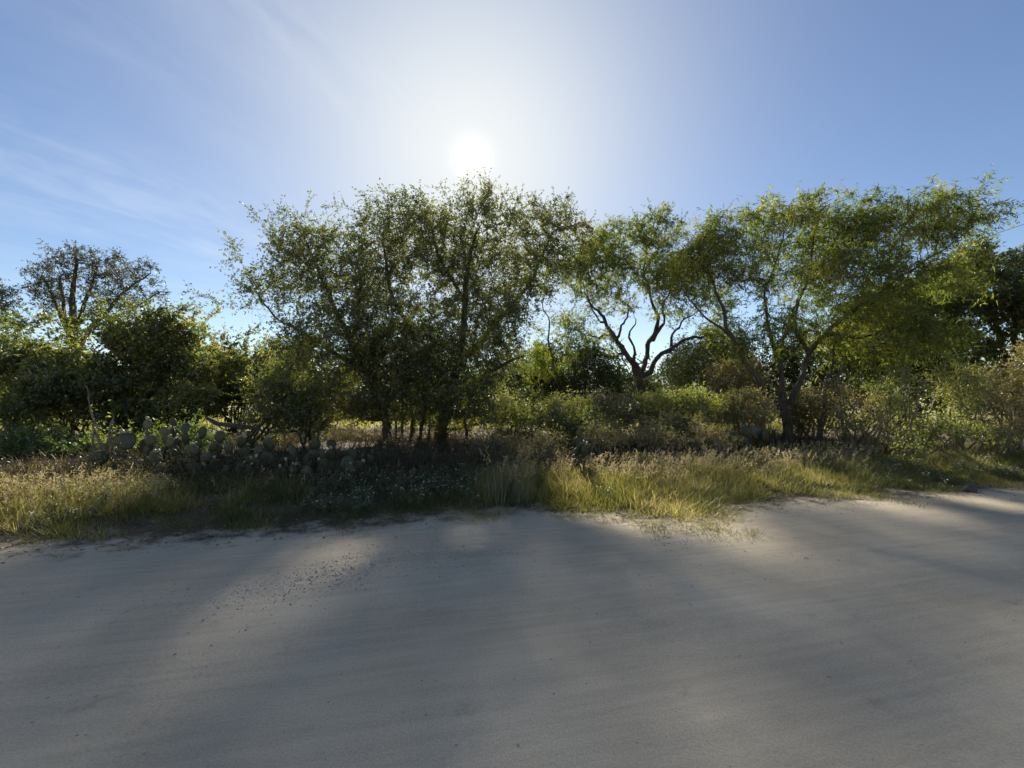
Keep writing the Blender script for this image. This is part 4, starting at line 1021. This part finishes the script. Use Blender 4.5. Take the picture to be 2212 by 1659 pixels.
# rusty seed spike
sp_ = base_of(1382, 9.2); rs = Acc()
root = empty('seed_spike', sp_); tag(root, 'single rusty brown seed spike rising out of the pale seedheads', 'plant')
thin(rs, np.array([sp_]), np.array([sp_ + [0.02, 0, .62]]), .006, rg)
link('stalk', rs.mesh('stalk', origin=sp_), B_GREY, root); rs = Acc()
zz = np.sort(rg.uniform(.40, .74, 160)); q = sp_ + np.stack([rg.normal(0, .012, 160), rg.normal(0, .012, 160), zz], 1)
leaf_quads(rs, q, unit(rg.normal(size=(160, 3)) + [0, 0, .6]), unit(rg.normal(size=(160, 3))), np.full(160, .045), np.full(160, .02), rg.random(160))
link('spike', rs.mesh('spike', origin=sp_), M_LITTER, root)
# pale flowering weeds
wd = Acc(); ws = Acc()
X, Y, d = spots(1500, -0.1, 2.3)
pc = pcol(X, Y)
pr = (1 - sstep(np.abs(pc - 850), 150, 220)) * sstep(d, .25, .6) * 1.0 + .16 * sstep(d, .1, .4) + .35 * (1 - sstep(np.abs(pc - 130), 60, 120)) + .30 * sstep(pc, 1780, 1900)
k = rg.random(len(X)) * .8 + .3 * fbm2(X, Y, 1.4, 47) < pr * .75; X, Y = X[k], Y[k]
n = len(X); ns = 9
B = np.repeat(np.stack([X, Y, gz(X, Y)], 1), ns, 0)
az = rg.random(n * ns) * 2 * math.pi; sp2 = rg.uniform(.03, .16, n * ns); hh = np.repeat(.12 + .16 * rg.random(n), ns) * rg.uniform(.6, 1.2, n * ns)
T = B + np.stack([np.cos(az) * sp2, np.sin(az) * sp2, hh], 1)
thin(ws, B, T, .0025, rg)
m = 12
f = rg.random((n * ns, m)) ** .6
C = (B[:, None] + (T - B)[:, None] * f[..., None] + rg.normal(0, .014, (n * ns, m, 3))).reshape(-1, 3)
top = (f > .93).ravel()
var = np.where(top & (rg.random(len(C)) < .35), .88 + .12 * rg.random(len(C)), np.clip(.45 + rg.normal(0, .2, len(C)), 0, .84))
C[:, 2] = np.maximum(C[:, 2], gz(C[:, 0], C[:, 1]) + .015)
leaf_quads(wd, C, unit(rg.normal(size=C.shape) + [0, 0, .3]), unit(rg.normal(size=C.shape) + [0, -.3, .8]), .022 + .022 * rg.random(len(C)), .012 + .010 * rg.random(len(C)), var)
# stems and leaves in one mass
wd.add(np.concatenate(ws.V), np.concatenate(ws.F[3]))
o = link('weeds', wd.mesh('weeds'), M_PALE); tag(o, 'low grey-green weeds with tiny white flowers on the verge', kind='stuff')
# flattened straw where the verge thins out into the road
st_ = Acc(); n = 9000
X = rg.uniform(-10, 13, n); d = rg.normal(.05, .42, n); Y = edge(X) + d
k = fbm2(X, Y, 1.3, 71) > .44 + .25 * rg.random(n); X, Y, d = X[k], Y[k], d[k]; n = len(X)
a_ = rg.random(n) * 6.283
P_ = np.stack([X, Y, np.maximum(gz(X, Y), np.where(d < .15, rz(X, Y), -1)) + .008], 1)
leaf_quads(st_, P_, np.stack([np.cos(a_), np.sin(a_), rg.normal(.05, .10, n)], 1), np.tile([0, 0, 1.0], (n, 1)), .05 + .12 * rg.random(n), .004 + .004 * rg.random(n), np.clip(rg.normal(.5, .3, n), 0, 1), tri=True)
M_STRAW = leaf_mat('straw', [(0.0, (0.09, 0.08, 0.04)), (0.5, (0.20, 0.17, 0.09)), (1.0, (0.34, 0.29, 0.18))], tr=(1, 1, 1), tf=.15, gloss=.02)
o = link('straw', st_.mesh('straw'), M_STRAW); tag(o, 'flattened straw along the thin edge of the verge', kind='stuff')
# thin dry stalks among the cactus pads and under the tall tree
dk = Acc(); X, Y, d = spots(1800, 1.2, 4.0, -9, 1.5)
thin(dk, np.stack([X, Y, gz(X, Y)], 1), np.stack([X + rg.normal(0, .12, len(X)), Y + rg.normal(0, .08, len(X)), gz(X, Y) + .15 + .5 * rg.random(len(X)) ** 1.6], 1), .003, rg)
q = np.stack([np.repeat(X, 6), np.repeat(Y, 6), np.repeat(gz(X, Y), 6) + .10 + .35 * rg.random(len(X) * 6)], 1) + rg.normal(0, .05, (len(X) * 6, 3))
leaf_quads(dk, q, unit(rg.normal(size=q.shape)), unit(rg.normal(size=q.shape)), .03 + .03 * rg.random(len(q)), .010 + .01 * rg.random(len(q)), rg.random(len(q)))
o = link('dry_weeds', dk.mesh('dry_weeds'), M_UNDER); tag(o, 'thin dry weed stalks among the prickly pears', kind='stuff')
# leaf litter under the crowns and along the road edge
lt = Acc(); n = 16000
X = rg.uniform(-10, 12, n); d = np.where(rg.random(n) < .12, rg.normal(.1, .3, n), rg.uniform(1.5, 8.5, n)); Y = edge(X) + d
Zl = np.maximum(gz(X, Y), np.where(d < 0, rz(X, Y), -1)) + .008 + .02 * rg.random(n)
leaf_quads(lt, np.stack([X, Y, Zl], 1), unit(np.stack([rg.normal(size=n), rg.normal(size=n), rg.normal(0, .25, n)], 1)), unit(np.stack([rg.normal(0, .4, n), rg.normal(0, .4, n), np.ones(n)], 1)), .025 + .035 * rg.random(n), .012 + .016 * rg.random(n), rg.random(n))
o = link('litter', lt.mesh('litter'), M_LITTER); tag(o, 'dead leaves lying on the soil', kind='stuff')

# ------------------------------------------------------------------ stones, fallen wood, cable
M_STONE = bark_mat('limestone_chip', (0.22, 0.20, 0.17), (0.42, 0.39, 0.34), 20)
oc = np.array([[1, 0, 0], [0, 1, 0], [-1, 0, 0], [0, -1, 0], [0, 0, 1], [0, 0, -1]], float)
of = np.array([[0, 1, 4], [1, 2, 4], [2, 3, 4], [3, 0, 4], [1, 0, 5], [2, 1, 5], [3, 2, 5], [0, 3, 5]])
n = 9000
X = np.concatenate([rg.uniform(-6, 9, n), rg.normal(-1.75, .75, 3500)]); d = np.concatenate([np.where(rg.random(n) < .45, rg.normal(-.15, .3, n), -np.abs(rg.gamma(1.1, 1.5, n))), rg.normal(-1.75, .32, 3500)])
Y = edge(X) + np.minimum(d, .25)
k = (Y > 1.0); X, Y = X[k], Y[k]
sz = np.clip(rg.lognormal(-5.5, .45, len(X)), .0025, .012)
V = oc[None] * (sz[:, None, None] * (.6 + .8 * rg.random((len(X), 6, 1)))) * np.array([1, 1, .55])
ca, sa = np.cos(rg.random(len(X)) * 6.28), np.sin(rg.random(len(X)) * 6.28)
V = np.stack([V[..., 0] * ca[:, None] - V[..., 1] * sa[:, None], V[..., 0] * sa[:, None] + V[..., 1] * ca[:, None], V[..., 2]], -1)
V += np.stack([X, Y, rz(X, Y) + sz * .15], 1)[:, None]
ga = Acc(); ga.add(V, (np.arange(len(X))[:, None, None] * 6 + of[None]).reshape(-1, 3))
o = link('gravel', ga.mesh('gravel'), M_STONE); tag(o, 'loose limestone chips on the dirt road', kind='stuff')
def rock(name, label, p, size, seed, mat):
    import bmesh
    bm = bmesh.new(); bmesh.ops.create_icosphere(bm, subdivisions=2, radius=1)
    co = np.array([v.co[:] for v in bm.verts]); nn_ = noise3(co + seed, 1.3, seed)
    for v, q in zip(bm.verts, nn_): v.co = v.co * (0.65 + .7 * q)
    me = bpy.data.meshes.new(name); bm.to_mesh(me); bm.free()
    o = link(name, me, mat); o.location = p; o.scale = size; tag(o, label, 'rock'); return o
p = base_of(2087, 7.75); rock('rock', 'lone dark rock at the foot of the right-hand verge', p + [0, 0, .05], (.12, .10, .09), 3, bark_mat('dark_stone', (.05, .045, .04), (.12, .11, .10), 8))
def stick(name, label, pts, rs_, mat, cat='branch'):
    rng = np.random.default_rng(len(label)); P = np.array([q for q in pts]); par = np.arange(len(P)) - 1
    r = np.array(rs_); main = np.append(np.arange(1, len(P)), -1)
    a_ = tubes(P, par, r, main, rng)
    o = link(name, a_.mesh(name, origin=P[0]), mat); o.location = P[0]; tag(o, label, cat); return o
fb = [W(448, 903, 10.2), W(472, 915, 10.2), W(520, 921, 10.3), W(562, 927, 10.3)]
stick('fallen_branch', 'dark fallen branch lying before the sunlit gap left of the leaning tree', fb, [.05, .06, .055, .035], B_DARK)
ds = [W(2060, 850, 10.2), W(2010, 839, 10.2), W(1960, 836, 10.2), W(1945, 838, 10.2)]
stick('dead_branch', 'bleached bare branch poking sideways out of the right-hand brush', ds, [.012, .010, .008, .004], bark_mat('bleached_wood', (.35, .31, .27), (.55, .5, .44)))
cw_ = [W(1900 + 50 * k, 597 - 16.6 * k + 0.25 * k * (k - 12), 24) for k in range(14)]
stick('overhead_cable', 'thin dark cable slanting up out of the right-hand trees', cw_, [.012] * 14, bark_mat('cable_black', (.02, .02, .02), (.03, .03, .03)), 'cable')
print('elapsed', time.time() - T0)
from collections import Counter
cn = Counter()
for o in bpy.data.objects:
    if o.type == 'MESH': cn[o.name.split('.')[0]] += len(o.data.loops) - 2 * len(o.data.polygons)
print('tris', sum(cn.values()), cn.most_common(14))
